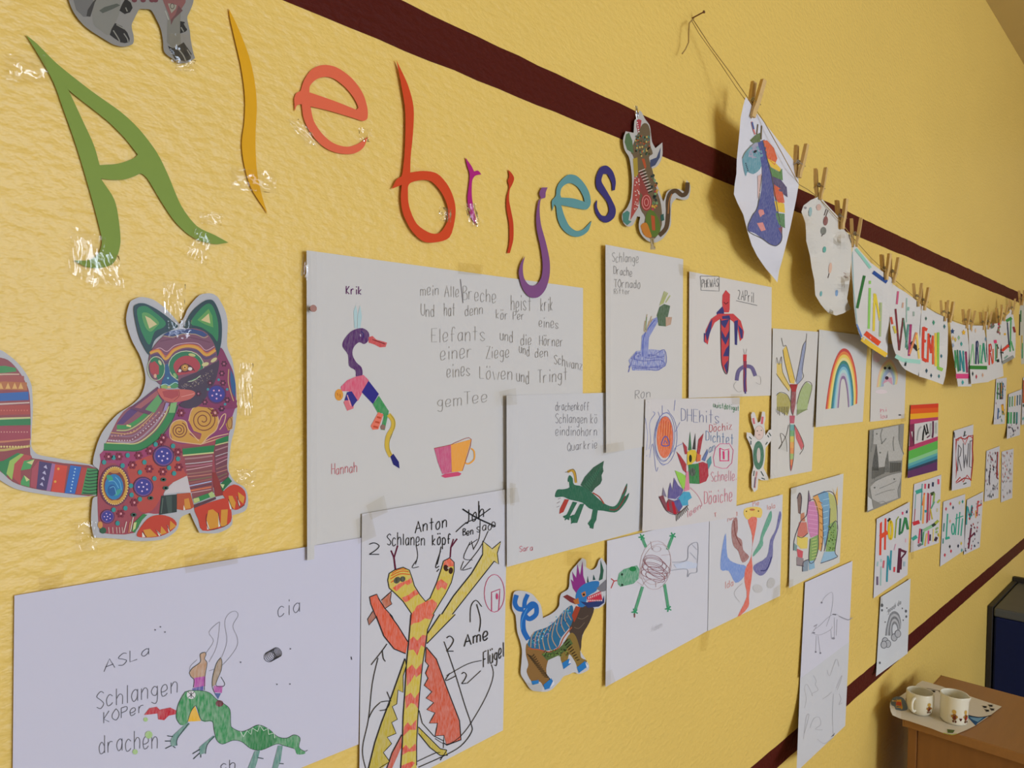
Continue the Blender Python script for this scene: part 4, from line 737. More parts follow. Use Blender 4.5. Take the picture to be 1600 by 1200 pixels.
for p in ('590,520 612,460 628,440 620,500 600,560', '745,452 765,445 760,580 748,578', '765,470 790,500 790,542 780,545', '680,425 718,420 725,440 680,452'): S.f(b_, p)
S.f(r_, '672,440 720,440 716,650 705,735 678,690 674,600', .95)
for p in ('674,450 718,440 695,490 676,470', '676,500 698,540 718,500 716,540 698,580 676,540', '716,580 716,640 684,640 700,600', '690,690 712,660 706,735'): S.f(b_, p)
S.l('5a2028', 4, '690,350 700,360 712,350').l('3a2a3a', 4, '672,440 674,600 680,690 705,735 716,650 720,440')
S.f(r_, '793,630 812,630 810,668 793,668').l('5c5080', 20, '758,770 768,720 800,695 838,700 858,745', a=.9).l('8a3a50', 17, '803,665 802,770 804,830').l('4a4078', 8, '800,700 806,730 800,780 805,840').l('b0aaa6', 2.5, '862,745 885,750 885,790 860,780').l('b0aaa6', 2.5, '756,775 742,800 765,830 785,825').l('b0aaa6', 2.5, '795,600 800,628').l('b0aaa6', 2.5, '812,600 806,628')
S.tape([(1066, 418), (1088, 422), (1086, 436), (1068, 434)], 52, 0.0008).done()
# crowded felt-pen sheet
S = draw([(1008.5, 624), (1156, 621), (1150, 808), (1003.5, 831)], 'white sheet crowded with felt-pen words, an orange oval and a spiky many-coloured dragon', 0.0042, 'cbc6c6', curl=[('l', 0.004, 0.08)], step=20)
S.o(1005, 620, 6.0)
S.e('d85f22', 205, 378, 78, 198, .03, .8)
for i in range(5): S.l('b84a18', 5, '%d,%d %d,%d' % (170 + i * 22, 210 + i * 8, 165 + i * 20, 330 + i * 40)).l('e08a50', 5, '%d,%d %d,%d' % (150 + i * 25, 250, 150 + i * 22, 500))
for cx, cy, rx, ry in ((205, 375, 92, 225), (210, 390, 108, 245), (198, 395, 84, 215)): S.ring('6a74b0', 4, cx, cy, rx, ry, .05)
for l in ('30,560 70,420 60,250 110,160 90,140', '60,570 90,440 120,690 140,660', '140,140 160,200', '180,80 180,160', '230,120 250,150', '300,30 290,130', '345,240 300,330', '370,440 310,470 280,520', '135,580 180,640 215,630', '20,200 40,350 30,500'): S.l('7a84ba', 4, l)
S.l('4a5aa8', 9, '175,455 185,400 210,370 235,400 240,455', closed=True).l('4a5aa8', 6, '195,440 205,410 225,440')
S.t('DHEhits', 358, 228, 722, 248, 115, '8086a8', 4.8).t('uuistdotigut', 660, 98, 902, 132, 50, '4a8e62', 4).t('Döchiz', 622, 330, 838, 306, 68, 'c44a52', 4.2).t('Dichtet', 590, 410, 855, 448, 92, '6684aa', 4.6).t('an', 618, 525, 680, 500, 80, '6684aa', 4)
S.l('d6608a', 5, '680,480 720,440 810,440 845,500 832,620 785,670 740,672 670,650 658,570', False, closed=True).l('d63a74', 11, '720,480 722,600 802,600 802,500', False).l('d63a74', 6, '720,480 760,500 808,490', False).l('d63a74', 16, '755,510 757,585', False)
S.t('Schnelle.', 638, 790, 880, 782, 92, 'd88a9a', 4).t('Döaiche', 575, 1002, 842, 976, 118, 'da8494', 4.6).t('leen', 415, 1135, 545, 1040, 62, 'd88a9a', 4).l('d88a9a', 4, '440,850 510,920 550,1000 545,1030').t('T', 665, 1130, 690, 1120, 40, 'd88a8a', 4)
for c, p in (('a2202e', '312,512 345,545 405,632 405,715 375,690 345,610'), ('a2202e', '370,422 410,470 415,535 393,540'), ('2b6c42', '440,322 455,500 423,502'), ('2a2222', '490,338 492,495 463,492'), ('a2202e', '567,342 548,440 530,540 503,530 520,400'), ('5c6c9c', '602,488 610,520 580,605 548,590'), ('4a8c92', '636,555 642,620 610,682 598,600'), ('cf6028', '503,530 542,545 538,602 498,612'), ('70401f', '480,540 505,535 500,600 478,602'), ('d2b222', '413,520 445,498 490,498 502,530 490,600 440,642 412,640'),
             ('28783a', '425,636 522,624 527,817 430,812'), ('a82032', '520,620 560,610 605,630 613,740 590,792 530,815'), ('8cc240', '298,690 360,715 397,740 397,830 375,872 335,790'), ('d27e96', '405,700 426,700 436,872 385,888'), ('5a508c', '238,872 255,803 275,872 290,758 330,830 378,872 335,962 232,950'), ('7a7088', '188,848 222,942 178,922'), ('3a9abc', '330,952 380,890 435,893 457,945 420,972 422,1015 370,1022 335,1065'), ('7a3442', '148,935 190,923 215,1000 240,958 305,980 352,1080 302,1106 215,1066'), ('4a4a8c', '280,980 340,960 370,1030 335,1080')):
    S.f(c, p, .92)
S.e('26301c', 443, 578, 14, 36).e('1f3a22', 462, 705, 30, 40, 0, .8).f('b02030', '222,1010 235,975 250,1070 225,1060').f('b02030', '265,985 290,985 315,1100 285,1095').l('3a1a20', 4, '148,935 215,1066 302,1106 352,1080 425,1015').l('b0b8d0', 5, '240,955 290,968 340,930')
for i in range(9): S.l('2c2626', 5, '%d,%d %d,%d' % (310 + i * 12, 1110 - i * 11, 305 + i * 14 + 8, 1165 - i * 13))
S.tape([(1142, 616), (1160, 616), (1160, 632), (1144, 632)], 53, 0.0008).done()
# pencil and crayon: two adjoining sheets
S = draw([(948.7, 845), (1118, 806), (1114, 981), (946, 1073.5)], 'white sheet with a green-headed turtle seen from above', 0.0024, 'c9c7cf', curl=[('l', 0.004, 0.06)], step=20)
S.o(940, 820, 4.615); g = '2f8e60'
S.f(g, '113,402 125,350 160,320 255,292 272,320 266,390 230,425 135,447 118,430', .7).e('1f7a44', 225, 318, 26, 18).l('b03a3a', 7, '112,402 88,406', False).l('b03a3a', 7, '90,405 68,388', False).l('b03a3a', 7, '90,405 68,458', False).e('1a3a2a', 147, 358, 9).e('1a3a2a', 148, 434, 9)
for a, b, c, d in ((320, 162, 290, 88), (475, 180, 514, 78), (296, 446, 240, 628), (454, 428, 482, 605)):
    S.l(g, 21, '%d,%d %d,%d' % (a, b, c, d), False, .85)
    for k_ in range(5): S.l(g, 9, '%d,%d %d,%d' % (c, d, c + 24 * math.cos(k_ * 1.257 + .5), d + 24 * math.sin(k_ * 1.257 + .5)), False)
S.l('7a3a3a', 9, '238,640 238,668', False)
S.ring('bfa8aa', 3, 390, 292, 112, 176, .1).ring('bfa8aa', 3, 395, 285, 100, 150, .3).ring('c0b0b4', 3, 400, 175, 30, 20)
for i in range(8): S.ring('93686e', 3.5, 372 + (i % 3) * 16, 265 + i * 16, 72 + (i * 13) % 30, 44 - i * 2, .25 + .1 * (i % 3))
for l in ('355,120 365,180', '290,300 280,385 420,390', '300,430 330,400 385,405 392,450', '430,220 490,215', '470,340 500,355', '255,410 300,440'): S.l('b8a0a4', 3, l)
S.f('bcc4d8', '520,285 620,262 690,280 685,310 620,318 540,312', .8).l('9a9ca8', 4, '510,270 615,255 627,160 682,126 697,165 690,300 686,342 640,350 620,376 615,320 500,330').l('a4a8b8', 3, '640,200 685,250').l('a4a8b8', 3, '650,140 690,180')
S.t('Adam', 360, 772, 440, 738, 44, 'b2b0b6', 1.5)
S.tape([(946, 1050), (956, 1046), (962, 1066), (946, 1078)], 54, 0.0012).tape([(1096, 990), (1110, 984), (1104, 1016), (1094, 1018)], 55, 0.0012)
S.done()
S = draw([(1109, 801), (1223, 772.5), (1218.7, 931), (1106, 986)], 'white sheet with a many-armed red creature with a yellow head', 0.0034, 'c9c7cb', curl=[('r', 0.003, 0.1)], step=20)
S.o(1080, 740, 4.615)
for c, p in (('6888c8', '250,430 262,600 330,650 395,668 382,742 320,788 270,702 213,692 220,560'), ('98605c', '290,430 300,340 330,318 337,400 330,450 365,480 375,550 418,600 370,642 340,560 305,520'), ('4a987a', '450,570 490,500 510,420 560,290 580,273 576,340 520,460 516,520 450,597'), ('585694', '455,660 545,600 570,480 610,400 635,275 650,300 630,390 592,490 587,600 547,702 500,737 455,702'), ('d6563a', '408,325 472,315 466,400 440,530 436,600 442,700 418,880 412,962 335,1032 400,890 385,780 390,690 432,600 440,450'), ('e0bc3c', '378,272 400,246 480,240 512,265 500,318 440,310 410,332 385,310')):
    S.f(c, p, .78, True)
S.l('3a3a70', 7, '500,700 545,690 580,600').l('7a4440', 6, '310,340 320,440 360,520').e('5a3a20', 398, 272, 5).e('5a3a20', 485, 270, 5).e('b8704a', 440, 260, 20, 8)
S.t('Tina', 162, 330, 235, 290, 44, 'd8887c', 2.8).t('Adam', 262, 350, 335, 305, 52, 'd8887c', 2.8).t('Pie', 445, 236, 492, 226, 32, 'd8887c', 2.8).t('lala', 548, 262, 608, 248, 36, 'd8887c', 2.8).t('Ida', 245, 832, 308, 805, 50, 'd8887c', 2.8).l('b4b0b4', 3, '370,790 310,860 350,925')
S.e('b4b0ae', 575, 790, 28, 40, .4, .8).e('bab6b6', 480, 830, 36, 30, .3, .8)
S.tape([(1209, 920), (1220, 912), (1216, 940), (1206, 948)], 56, 0.0012).done()
# winged bird
S = draw([(1207.5, 513), (1278.5, 518.5), (1268.5, 736), (1203.5, 748.5)], 'tall white sheet with a bird-like creature of three pencil necks and two wings', 0.0022, 'cac5bf', curl=[('l', 0.005, 0.1)], step=16)
S.o(1160, 500, 4.285)
for c, p in (('d6b650', '215,342 225,290 262,290 272,350 322,450 312,477 270,430 235,372'), ('d8b234', '272,200 293,172 312,240 352,400 347,427 320,422 285,285'), ('868eac', '405,175 427,135 422,200 397,400 365,432 358,412 385,280'), ('a69a42', '213,522 250,485 300,500 327,560 302,642 270,620 220,600'), ('9aaa6a', '365,562 390,470 430,413 467,440 452,520 432,602 368,632'), ('883238', '328,440 362,430 357,560 340,642 323,590'), ('b23a52', '316,640 352,640 347,692 318,692'), ('c2464c', '348,700 377,750 412,842 395,872 360,792'), ('bebab2', '310,702 290,782 243,862 300,882 306,802')): S.f(c, p, .82)
for i, c in enumerate(('5a9a98', '6aa068', 'c8b848', 'dc9a40', 'd8843c', '9ab060', 'd8723c', 'c8443c')):
    y0, y1 = 700 + i * 39, 739 + i * 39; tp = lambda y: (318 - (y - 700) * .005 + max(0, y - 900) * .06, 348 - (y - 700) * .02 - max(0, y - 900) * .13)
    S.f(c, '%f,%d %f,%d %f,%d %f,%d' % (tp(y0)[0], y0, tp(y0)[1], y0, tp(y1)[1], y1, tp(y1)[0], y1), .85)
for l in ('215,342 225,290 230,250 245,300 262,245 270,350 322,450', '215,342 235,372 312,477', '272,200 285,285 320,422', '262,120 275,175 293,172 312,240 352,400', '430,90 427,135 405,175 385,280 358,412', '427,135 422,200 400,330 410,380 370,430', '213,522 250,485 300,500 327,560', '365,562 390,470 430,413 467,440 440,560', '310,702 290,782 243,862 265,830 255,760 290,790 300,882', '348,700 377,750 412,842 385,900', '318,692 318,900 325,1010 345,900 348,700', '330,440 325,590 340,642'): S.l('5a544c', 3, l)
for i in range(8): S.l('5a544c', 3, '%d,%d %d,%d' % (222 + i * 12, 580, 228 + i * 11, 620 + (i % 3) * 10)).l('6a704c', 3, '%d,%d %d,%d' % (368 + i * 10, 600, 366 + i * 9, 640 - i * 6)).l('a83a3c', 5, '%d,430 %d,480' % (320 + i * 7, 334 + i * 3))
S.tape([(1197, 744), (1206, 742), (1206, 752), (1198, 754)], 57, 0.001, 4).done()
# rainbow
S = draw([(1280, 515), (1356, 525), (1348, 659), (1274.5, 667.5)], 'white sheet with a bold felt-pen rainbow arch', 0.0030, 'c9c5bf', curl=[('l', 0.006, 0.12)], step=16)
S.o(1160, 500, 4.285)
S.bands('557,597 572,480 600,330 640,225 680,190 722,220 755,320 770,450 768,560', '645,588 652,500 658,430 664,402 674,394 686,404 698,460 706,540 708,585', ('c4382e', 'de7a3a', 'e6c452', 'e0d08a', '2f7c6a', '357e98', '7ab2c4', 'a8c8c4', 'b4b2be', '86668e'), .92)
S.done()
S = draw([(1363, 533), (1417, 541), (1413, 653.5), (1359.5, 659)], 'white sheet with a small faint smiling rainbow under the hanging sheets', 0.0018, 'cac4be')
S.o(1160, 500, 4.285)
S.bands('898,450 915,350 945,290 985,262 1020,300 1042,370 1035,430', '945,445 952,400 965,370 985,350 1000,370 1008,400 1008,435', ('dcae80', 'd8c474', 'b0bc8a', '8ea6b4', '8e98b0'), .8).f('c88a9a', '935,430 965,385 1000,385 1005,435 975,410', .8).e('26242a', 955, 322, 9, 10).e('26242a', 985, 322, 9, 10).e('3a2028', 967, 388, 12, 12).e('d4a8b0', 900, 250, 26, 34, 0, .6).e('d8c4c4', 930, 480, 40, 14, 0, .6).t('hi', 925, 618, 970, 612, 26, 'd0909a', 5).t('lou', 925, 660, 972, 655, 28, 'd0909a', 4).l('4a4648', 9, '1046,636 1062,636', False)
S.tape([(1408, 648), (1416, 646), (1416, 658), (1408, 660)], 58, 0.001, 4).done()
# armadillo
S = draw([(1236, 763), (1318, 740), (1312, 879), (1232.8, 919)], 'white sheet with a many-coloured patterned armadillo', 0.0045, 'c7c4c0', curl=[('r', 0.004, 0.12), ('b', 0.003, 0.1)], step=16)
S.o(1080, 740, 4.615)
for c, p in (('76584e', '765,180 783,138 797,180 786,292 772,285'), ('7e5a7c', '848,122 862,180 850,285 832,290'), ('c478a4', '835,300 850,200 890,200 915,300 918,440 862,462 842,400'), ('d69848', '878,170 912,152 947,250 952,450 937,562 918,545 917,300'), ('6898b8', '912,150 960,124 992,140 1002,300 987,420 962,532 950,420 947,250'), ('b0b062', '988,134 1032,160 1052,250 1052,342 1000,372 1002,250'), ('7a9c4e', '985,430 1000,362 1042,338 1057,400 1037,562 970,562'), ('8ab0c8', '960,565 1037,560 1052,602 1000,622 933,647'), ('7a9c4e', '858,470 917,440 917,540 887,632 850,632'), ('7a8a98', '808,640 846,620 842,702 803,707'), ('80a8c0', '848,632 887,625 892,682 850,697'), ('c46858', '778,350 832,350 842,430 800,462 765,450'), ('d8c052', '763,452 842,460 837,540 790,542 763,510'), ('c4404c', '762,540 807,560 802,612 768,600'), ('6a8a88', '742,500 765,520 760,560 738,550'), ('8a7a7c', '760,600 810,610 812,668 760,660'), ('d6a640', '1018,100 1040,160 1062,55 1062,262 1032,150'), ('b8704c', '790,290 815,280 822,345 790,345')): S.f(c, p, .88)
for l in ('848,122 835,290 790,345 745,470 738,555', '850,200 890,190 918,300 918,440', '880,165 940,140 1000,128 1035,160 1052,250 1055,400', '947,250 952,450 937,562', '1002,250 990,420 960,560', '858,470 850,632 887,632 917,540 917,440', '985,430 1040,340 1057,400 1037,562 1052,602 933,647', '765,450 800,462 842,430', '803,707 808,640 846,620', '760,660 812,668', '765,180 783,138 797,180 786,292'): S.l('4c4450', 5, l)
for i in range(7): S.l('d8a0c0', 4, '845,%d 912,%d' % (230 + i * 32, 240 + i * 32)).l('a86a28', 5, '%d,%d %d,%d' % (918 + i * 3, 200 + i * 50, 946, 215 + i * 50)).l('a8c8d8', 4, '%d,%d %d,%d' % (950, 190 + i * 45, 996 - i * 4, 180 + i * 45)).l('c8d080', 4, '%d,%d %d,%d' % (870, 480 + i * 22, 905, 470 + i * 22))
for i in range(40): S.e(random.choice(('a0b868', '5a7a3a')), 990 + random.random() * 50, 380 + random.random() * 170, 5, n=5)
S.tape([(1234, 756), (1246, 752), (1244, 770), (1234, 774)], 59, 0.001, 4).tape([(1228, 908), (1240, 904), (1238, 928), (1230, 930)], 60, 0.001, 4).done()
# bottom pencil sheets
S = draw([(1258, 910), (1332, 876.5), (1326.4, 1003), (1250.5, 1060)], 'white sheet with a faint pencil four-legged creature, above a second pencil sheet', 0.0036, 'c9c7d2', curl=[('l', 0.003, 0.1)], step=16)
S.o(1240, 860, 3.529)
for l in ('155,285 180,250 215,235 210,330 180,420', '110,440 150,410 190,370 230,350 260,370 300,385 325,370', '110,462 150,465 200,440 215,420', '100,460 120,430 130,405', '125,470 122,560', '135,470 148,570', '205,440 210,490', '225,370 225,490', '240,380 235,470'): S.l('a6a4ae', 2.6, l)
S.l('6c6a74', 6, '215,352 235,355', False).l('6c6a74', 6, '105,455 118,455', False).l('8c8a94', 4, '112,420 128,410', False).e('7a7884', 155, 288, 5).e('7a7884', 122, 560, 5).e('7a7884', 148, 566, 5).l('8c8a94', 4, '250,362 300,382 322,372').e('8c8a94', 220, 485, 8, 6)
S.done()
S = draw([(1250.5, 1056), (1327, 1000), (1320.6, 1134), (1244.5, 1206)], 'lower faint pencil sheet curling off the wall over the lower maroon band', 0.0030, 'c4c4c8', curl=[('bl', 0.05, 0.75)], step=12)
S.o(1240, 860, 3.529)
for l in ('110,690 125,720 120,740 135,770 100,790 105,800 75,740 60,760 70,820 60,870', '185,660 200,690 235,600 250,640', '235,760 265,690 260,720 240,770', '250,790 262,820 250,850 268,840', '160,820 190,800 210,780', '220,790 215,900 218,1010', '55,1040 70,920 85,910 60,1010', '90,980 110,930 140,920 150,960 120,985 160,990', '130,1040 170,1065 220,1030'): S.l('aeacb0', 2.6, l)
S.f('6a6a70', '205,1030 228,1005 222,1022').done()
# grey rainbow
S = draw([(1376, 933), (1422.7, 904), (1418, 1021), (1368.7, 1057)], 'white sheet with a grey pencil rainbow and clouds over the lower maroon band', 0.0040, 'c6c8cc', curl=[('b', 0.008, 0.18), ('tr', 0.003, 0.12)], step=14)
S.o(1240, 860, 3.529)
S.bands('505,470 512,420 530,355 555,335 580,350 592,390 590,430', '550,470 545,440 548,415 558,405 570,420 575,450 570,470', ('6c6e74', 'a4a6aa', '5c5e64', 'a8aaae', '66686e'), .8)
for cx, cy in ((505, 500), (520, 515), (555, 480), (575, 460), (498, 520)): S.e('9c9ea4', cx, cy, 16, 20, 0, .7).ring('4c4e54', 3, cx, cy, 16, 20)
for cx, cy, r in ((488, 303, 7), (488, 330, 5), (515, 318, 3), (505, 395, 3), (600, 320, 3), (620, 335, 6), (622, 365, 5), (605, 385, 3), (476, 620, 5)): S.e('5a5c62', cx, cy, r, r * 1.4)
S.t('goodi day', 520, 345, 605, 285, 26, '8a8c90', 1.6)
S.tape([(1370, 938), (1378, 930), (1380, 946), (1372, 952)], 61, 0.001, 4).done()
# grey landscape
S = draw([(1358.7, 672), (1412.7, 662), (1407.3, 778), (1354.7, 801)], 'grey pencil landscape with firs, a fence and clouds', 0.0034, '88857e', curl=[('l', 0.003, 0.1)])
S.o(1350, 650, 7.5)
S.f('a19d94', '115,165 200,150 400,110 415,280 465,440 440,520 290,530 240,590 170,610 150,330 110,330', .7).f('a29e96', '75,830 150,750 290,690 445,660 415,800 400,960 200,1030 90,970', .7).f('c4c2be', '45,940 90,980 115,1080 45,1110').f('33332c', '145,330 165,480 175,640 95,640 105,520', .85).f('4a4a40', '280,400 300,660 235,660 250,520', .8)
for l, w in (('80,790 180,740 300,690 445,655', 9), ('215,150 195,230 215,310 260,260', 12), ('350,240 340,320 350,410', 12), ('420,110 410,280 465,450', 12), ('110,170 100,280 80,420', 12), ('300,540 440,530', 8), ('440,535 430,660', 7), ('65,850 90,960 110,1080', 8), ('430,780 400,860 405,950', 10), ('120,720 130,755 160,740', 5), ('150,1020 230,1000 270,1040', 5), ('180,850 300,800 380,760', 6), ('130,930 260,880 360,860', 6)): S.l('54544c', w, l, a=.75)
for i in range(11): S.l('4a4a44', 6, '%d,%d %d,%d' % (310 + i * 12, 545, 308 + i * 12, 668 - i * 2), False)
for i in range(9): S.l('4a4a44', 6, '%d,600 %d,%d' % (100 + i * 17, 98 + i * 17, 740 - i * 8), False)
for cx, cy in ((150, 210), (190, 430), (125, 840), (355, 740), (210, 320)): S.e('6a6a62', cx, cy, 10)
S.done()
# striped name sheet
S = Sheet('drawing_sheet', [(1422.8, 633), (1466.3, 630), (1464.6, 735), (1418, 747)], 'sheet painted in rainbow stripes with black letters on a white bar', 'drawing', w=0.003, colour='c8c4c0', group=DG, curl=[('l', 0.004, 0.12)])
S.o(1340, 580, 4.615)
def xl(y): return 383 - (y - 245) * .042
def xr(y): return 583 - (y - 232) * .018
for c, a, b, cc, d in (('cf3a1e', 245, 272, 232, 262), ('d8561e', 272, 308, 262, 296), ('e2a222', 308, 348, 296, 330), ('b03a62', 348, 385, 330, 352), ('b03a62', 540, 576, 470, 500), ('58a848', 576, 640, 500, 560), ('84bc84', 640, 668, 560, 588), ('5aa0a0', 668, 690, 588, 606), ('367f92', 690, 706, 606, 632), ('2a3850', 706, 722, 632, 652), ('5a2e5c', 722, 772, 652, 715)):
    S.f(c, '%f,%d %f,%d %f,%d %f,%d' % (xl(a), a, xr(cc), cc, xr(d), d, xl(b), b))
S.f('7a2a4a', '376,385 410,378 410,540 374,548').f('d0ccc8', '382,400 396,398 396,520 380,525').l('4a1a30', 11, '402,390 402,535', False).l('8a8884', 9, '430,500 440,430 460,400', a=.7).l('1e2022', 11, '470,500 480,390 497,460 505,440', False).l('1e2022', 9, '497,380 510,450', False).l('9a9a94', 12, '528,375 525,470', a=.7).l('5a2a44', 12, '545,360 545,440 540,480', False).l('9aa094', 12, '568,370 566,450', a=.7).l('5a2a44', 8, '500,480 520,465')
S.done()
# strip-letter name sheets on the wall
NG = 'name sheets of pasted paper strips on the wall'
def nsheet(outline, label, w=0.0025, colour='c8c5c8', **k):
    return Sheet('name_sheet', outline, label, 'name sheet', w=w, colour=colour, group=NG, **k)
S = nsheet([(1370, 811), (1421.7, 784), (1418, 898), (1364.7, 935)], 'name sheet with a big red H and two rows of coloured strip letters', curl=[('t', 0.004, 0.08)])
S.o(1360, 740, 6.0)
def bar(c, w, p): S.l(c, w, p, False)
for c, w, p in (('d2402e', 20, '100,435 92,765'), ('d2402e', 18, '142,420 136,715'), ('d64c2e', 38, '92,595 162,548'), ('22242c', 20, '163,450 186,418'), ('8c9c3c', 12, '245,430 230,605'), ('8c9c3c', 11, '243,440 265,402'), ('2f6a48', 18, '282,420 272,575'), ('2f7a48', 20, '328,410 298,545'), ('2f7a48', 24, '330,415 352,525'), ('2f6a48', 20, '280,560 300,545'), ('c84a6c', 16, '303,340 302,385'), ('263050', 16, '345,328 340,372'), ('9cb8b4', 14, '102,870 96,1050'), ('c0606c', 16, '128,815 120,885'), ('9cb8b4', 14, '70,825 66,870'), ('9cb8b4', 12, '102,800 100,830'), ('2a8a98', 16, '165,770 155,1015'), ('2a8a98', 15, '168,780 186,905'), ('2a8a98', 15, '196,720 186,905'), ('5a2038', 26, '277,700 262,930'), ('5a2038', 22, '280,715 338,738'), ('5a2038', 14, '330,745 285,800'), ('5a2038', 16, '290,800 285,900'), ('d0404c', 17, '226,875 224,922'), ('9cb0b8', 18, '320,825 316,870'), ('6c5a70', 17, '66,965 66,1045'), ('d8b0b8', 14, '335,610 332,645'), ('d8a8b8', 10, '240,660 225,720')): bar(c, w, p)
S.ring('d8b826', 22, 190, 530, 16, 84); S.done()
S = nsheet([(1428.3, 756.7), (1470.8, 741.7), (1466.7, 848.3), (1422.5, 863.3)], 'name sheet with a square C and thin coloured strip letters', 0.0022)
S.o(1360, 740, 6.0)
for c, w, p in (('3a9a86', 36, '425,178 486,155'), ('7a9a9a', 9, '425,190 412,440'), ('a04a58', 8, '420,330 410,450'), ('2f8a86', 9, '486,95 472,440'), ('c02c38', 36, '398,472 460,452'), ('d2562e', 14, '508,180 488,300'), ('e09a50', 16, '505,200 492,470'), ('b0485a', 12, '538,180 528,465'), ('8a3a4a', 9, '548,185 538,455'), ('2a8a98', 24, '508,355 530,350'), ('c04a68', 11, '568,180 553,440'), ('3a4a2a', 30, '566,195 602,180'), ('8aa050', 16, '600,185 590,290'), ('5a9a7a', 14, '600,262 568,330'), ('b8a832', 13, '562,330 580,430'), ('d0405c', 15, '515,95 513,142'), ('6a2038', 16, '549,95 546,140'), ('2a304a', 18, '588,80 585,122'), ('c8405a', 18, '638,52 638,100'), ('aab03a', 18, '628,275 652,245'), ('c0ba90', 14, '628,325 626,360'), ('3a9a86', 32, '392,618 436,588'), ('c0405a', 15, '467,515 452,655'), ('6a6a70', 24, '445,680 478,660'), ('2a3048', 12, '482,520 478,640'), ('4f9a68', 14, '500,545 488,670'), ('8ab88a', 28, '498,535 578,492'), ('d8a860', 14, '530,560 512,680'), ('d05080', 13, '545,535 545,660'), ('3a2a4a', 13, '562,570 560,630'), ('2a4030', 26, '578,492 610,470'), ('a0a83a', 24, '608,470 638,440'), ('e0cc80', 11, '592,520 588,640'), ('8aa860', 16, '612,525 636,505'), ('8aa860', 16, '612,555 630,540'), ('3a2838', 24, '606,632 624,595'), ('b8a830', 12, '635,560 640,590')): bar(c, w, p)
S.tape([(1422, 846), (1428, 844), (1428, 872), (1424, 874)], 62, 0.001, 4).done()
S = nsheet([(1474, 784), (1508, 772), (1506.5, 860), (1468.7, 885.5)], 'name sheet with thin teal letters and red diamonds')
S.o(1350, 740, 3.75)
for c, w, p in (('2a9a80', 8, '490,235 482,380'), ('2a9a80', 14, '476,382 502,374'), ('2a9a80', 7, '545,235 535,360'), ('2a9a80', 7, '562,225 552,360'), ('2a9a80', 7, '578,262 568,365'), ('2a9a80', 6, '535,265 582,248'), ('2f7a70', 7, '470,290 466,340'), ('2f7a70', 7, '464,380 463,410')): bar(c, w, p)
S.ring('2a9a80', 7, 522, 325, 8, 32)
for c, x, y in (('c02c3c', 507, 178), ('3a4a5a', 522, 200), ('c04a5c', 481, 208), ('b8b060', 560, 172), ('2a8a7a', 578, 165), ('c02c3c', 474, 478), ('c02c3c', 510, 455), ('22262c', 503, 428), ('2a3048', 552, 425), ('c8b040', 570, 410), ('5a9a90', 573, 450), ('c89a8a', 505, 280)): S.f(c, '%d,%d %d,%d %d,%d %d,%d' % (x - 6, y, x, y - 13, x + 6, y - 2, x, y + 12))
S.done()
S = nsheet([(1511, 781), (1536.7, 768), (1531, 855), (1506, 867)], 'name sheet strewn with dark red and teal strips, beside the thin teal letters', 0.0032)
S.o(1350, 740, 3.75)
for c, w, p in (('2f8a8a', 8, '605,190 600,300'), ('2f8a8a', 8, '608,195 622,260'), ('2f8a8a', 8, '632,185 622,262'), ('2f8a8a', 8, '634,190 630,250'), ('c04a40', 8, '668,160 662,250'), ('c04a40', 10, '660,195 690,180'), ('d09a48', 7, '655,215 655,260'), ('6a2038', 10, '628,320 612,440'), ('6a2038', 9, '612,385 650,345')): bar(c, w, p)
S.scatter(34, ['b02c3c', '3a2a4a', '6a2038', 'c04a5c', '22304a'], 2.2, 5).done()
S = nsheet([(1490.6, 673), (1521, 663.4), (1516.6, 760), (1487, 767)], 'name sheet with a jagged red border round tall grey letters', 0.003, curl=[('l', 0.006, 0.15)])
S.o(1340, 580, 4.615)
S.l('9c2c2e', 9, '710,495 735,480 775,490 800,470 832,462 828,560 832,640 818,780 770,770 700,815 715,700 705,600 712,500', False, closed=True).l('b83830', 7, '700,490 725,500 745,470 775,530 800,465 830,480', False).l('b83830', 8, '700,810 740,765 760,800 790,750 820,790', False)
for p in ('728,530 722,720', '730,535 748,560 740,610 728,625 750,720', '762,520 768,700 780,600 790,690 800,520', '812,500 806,690 825,695', '812,505 828,500'): S.l('5e5c60', 6, p, False)
S.l('3a4a4a', 9, '775,432 768,470').l('5a3a4a', 6, '760,470 785,460').l('3a4a40', 8, '762,815 785,805').l('4a3a4a', 8, '688,850 694,815').l('2a2a34', 6, '697,440 700,480')
S.done()
S = nsheet([(1541.5, 704.6), (1562, 697), (1560, 778), (1538, 784)], 'small far name sheet with dark strips, left of the paler one')
S.scatter(60, ['3a3038', '6a3040', '4a5a60', 'a04a50', '22242a'], 2.6, 8, slim=.22)
S.l('a03a3a', 1.6, [(1559, 706), (1558, 745)], False).l('5a4a5a', 1.2, [(1547, 735), (1546, 755)], False).done()
S = nsheet([(1565.4, 705.7), (1583.8, 701), (1581.6, 778), (1564, 785)], 'small far name sheet with pale reddish strips', 0.002)
S.scatter(55, ['a89a98', 'c08a7a', '8a8a90', 'c87a70', '6a6a70'], 2.4, 9, slim=.25).done()
S = nsheet([(1556.7, 592), (1573, 590), (1569.7, 662), (1552.4, 663.4)], 'narrow far name sheet just under the end of the hanging row', 0.0028, curl=[('bl', .006, .2)])
for c, x in (('4a8a4a', 1559), ('2a4a3a', 1563), ('3a6a8a', 1567), ('b07a3a', 1565)): S.l(c, 1.8, [(x, 598), (x - .5, 624)], False)
S.l('3a5a8a', 2, [(1560, 638), (1559, 655)], False).l('d8a030', 4, [(1566, 632), (1568, 648)], False).scatter(40, ['3a7a5a', '8a3038', '2a3a4a', '5a9a8a'], 2.0, 10, slim=.3).done()
S = nsheet([(1576, 616), (1596.8, 608), (1593.5, 679.7), (1573, 686)], 'far name sheet with two rows of green letters near the right edge', 0.004, curl=[('bl', .01, .3)])
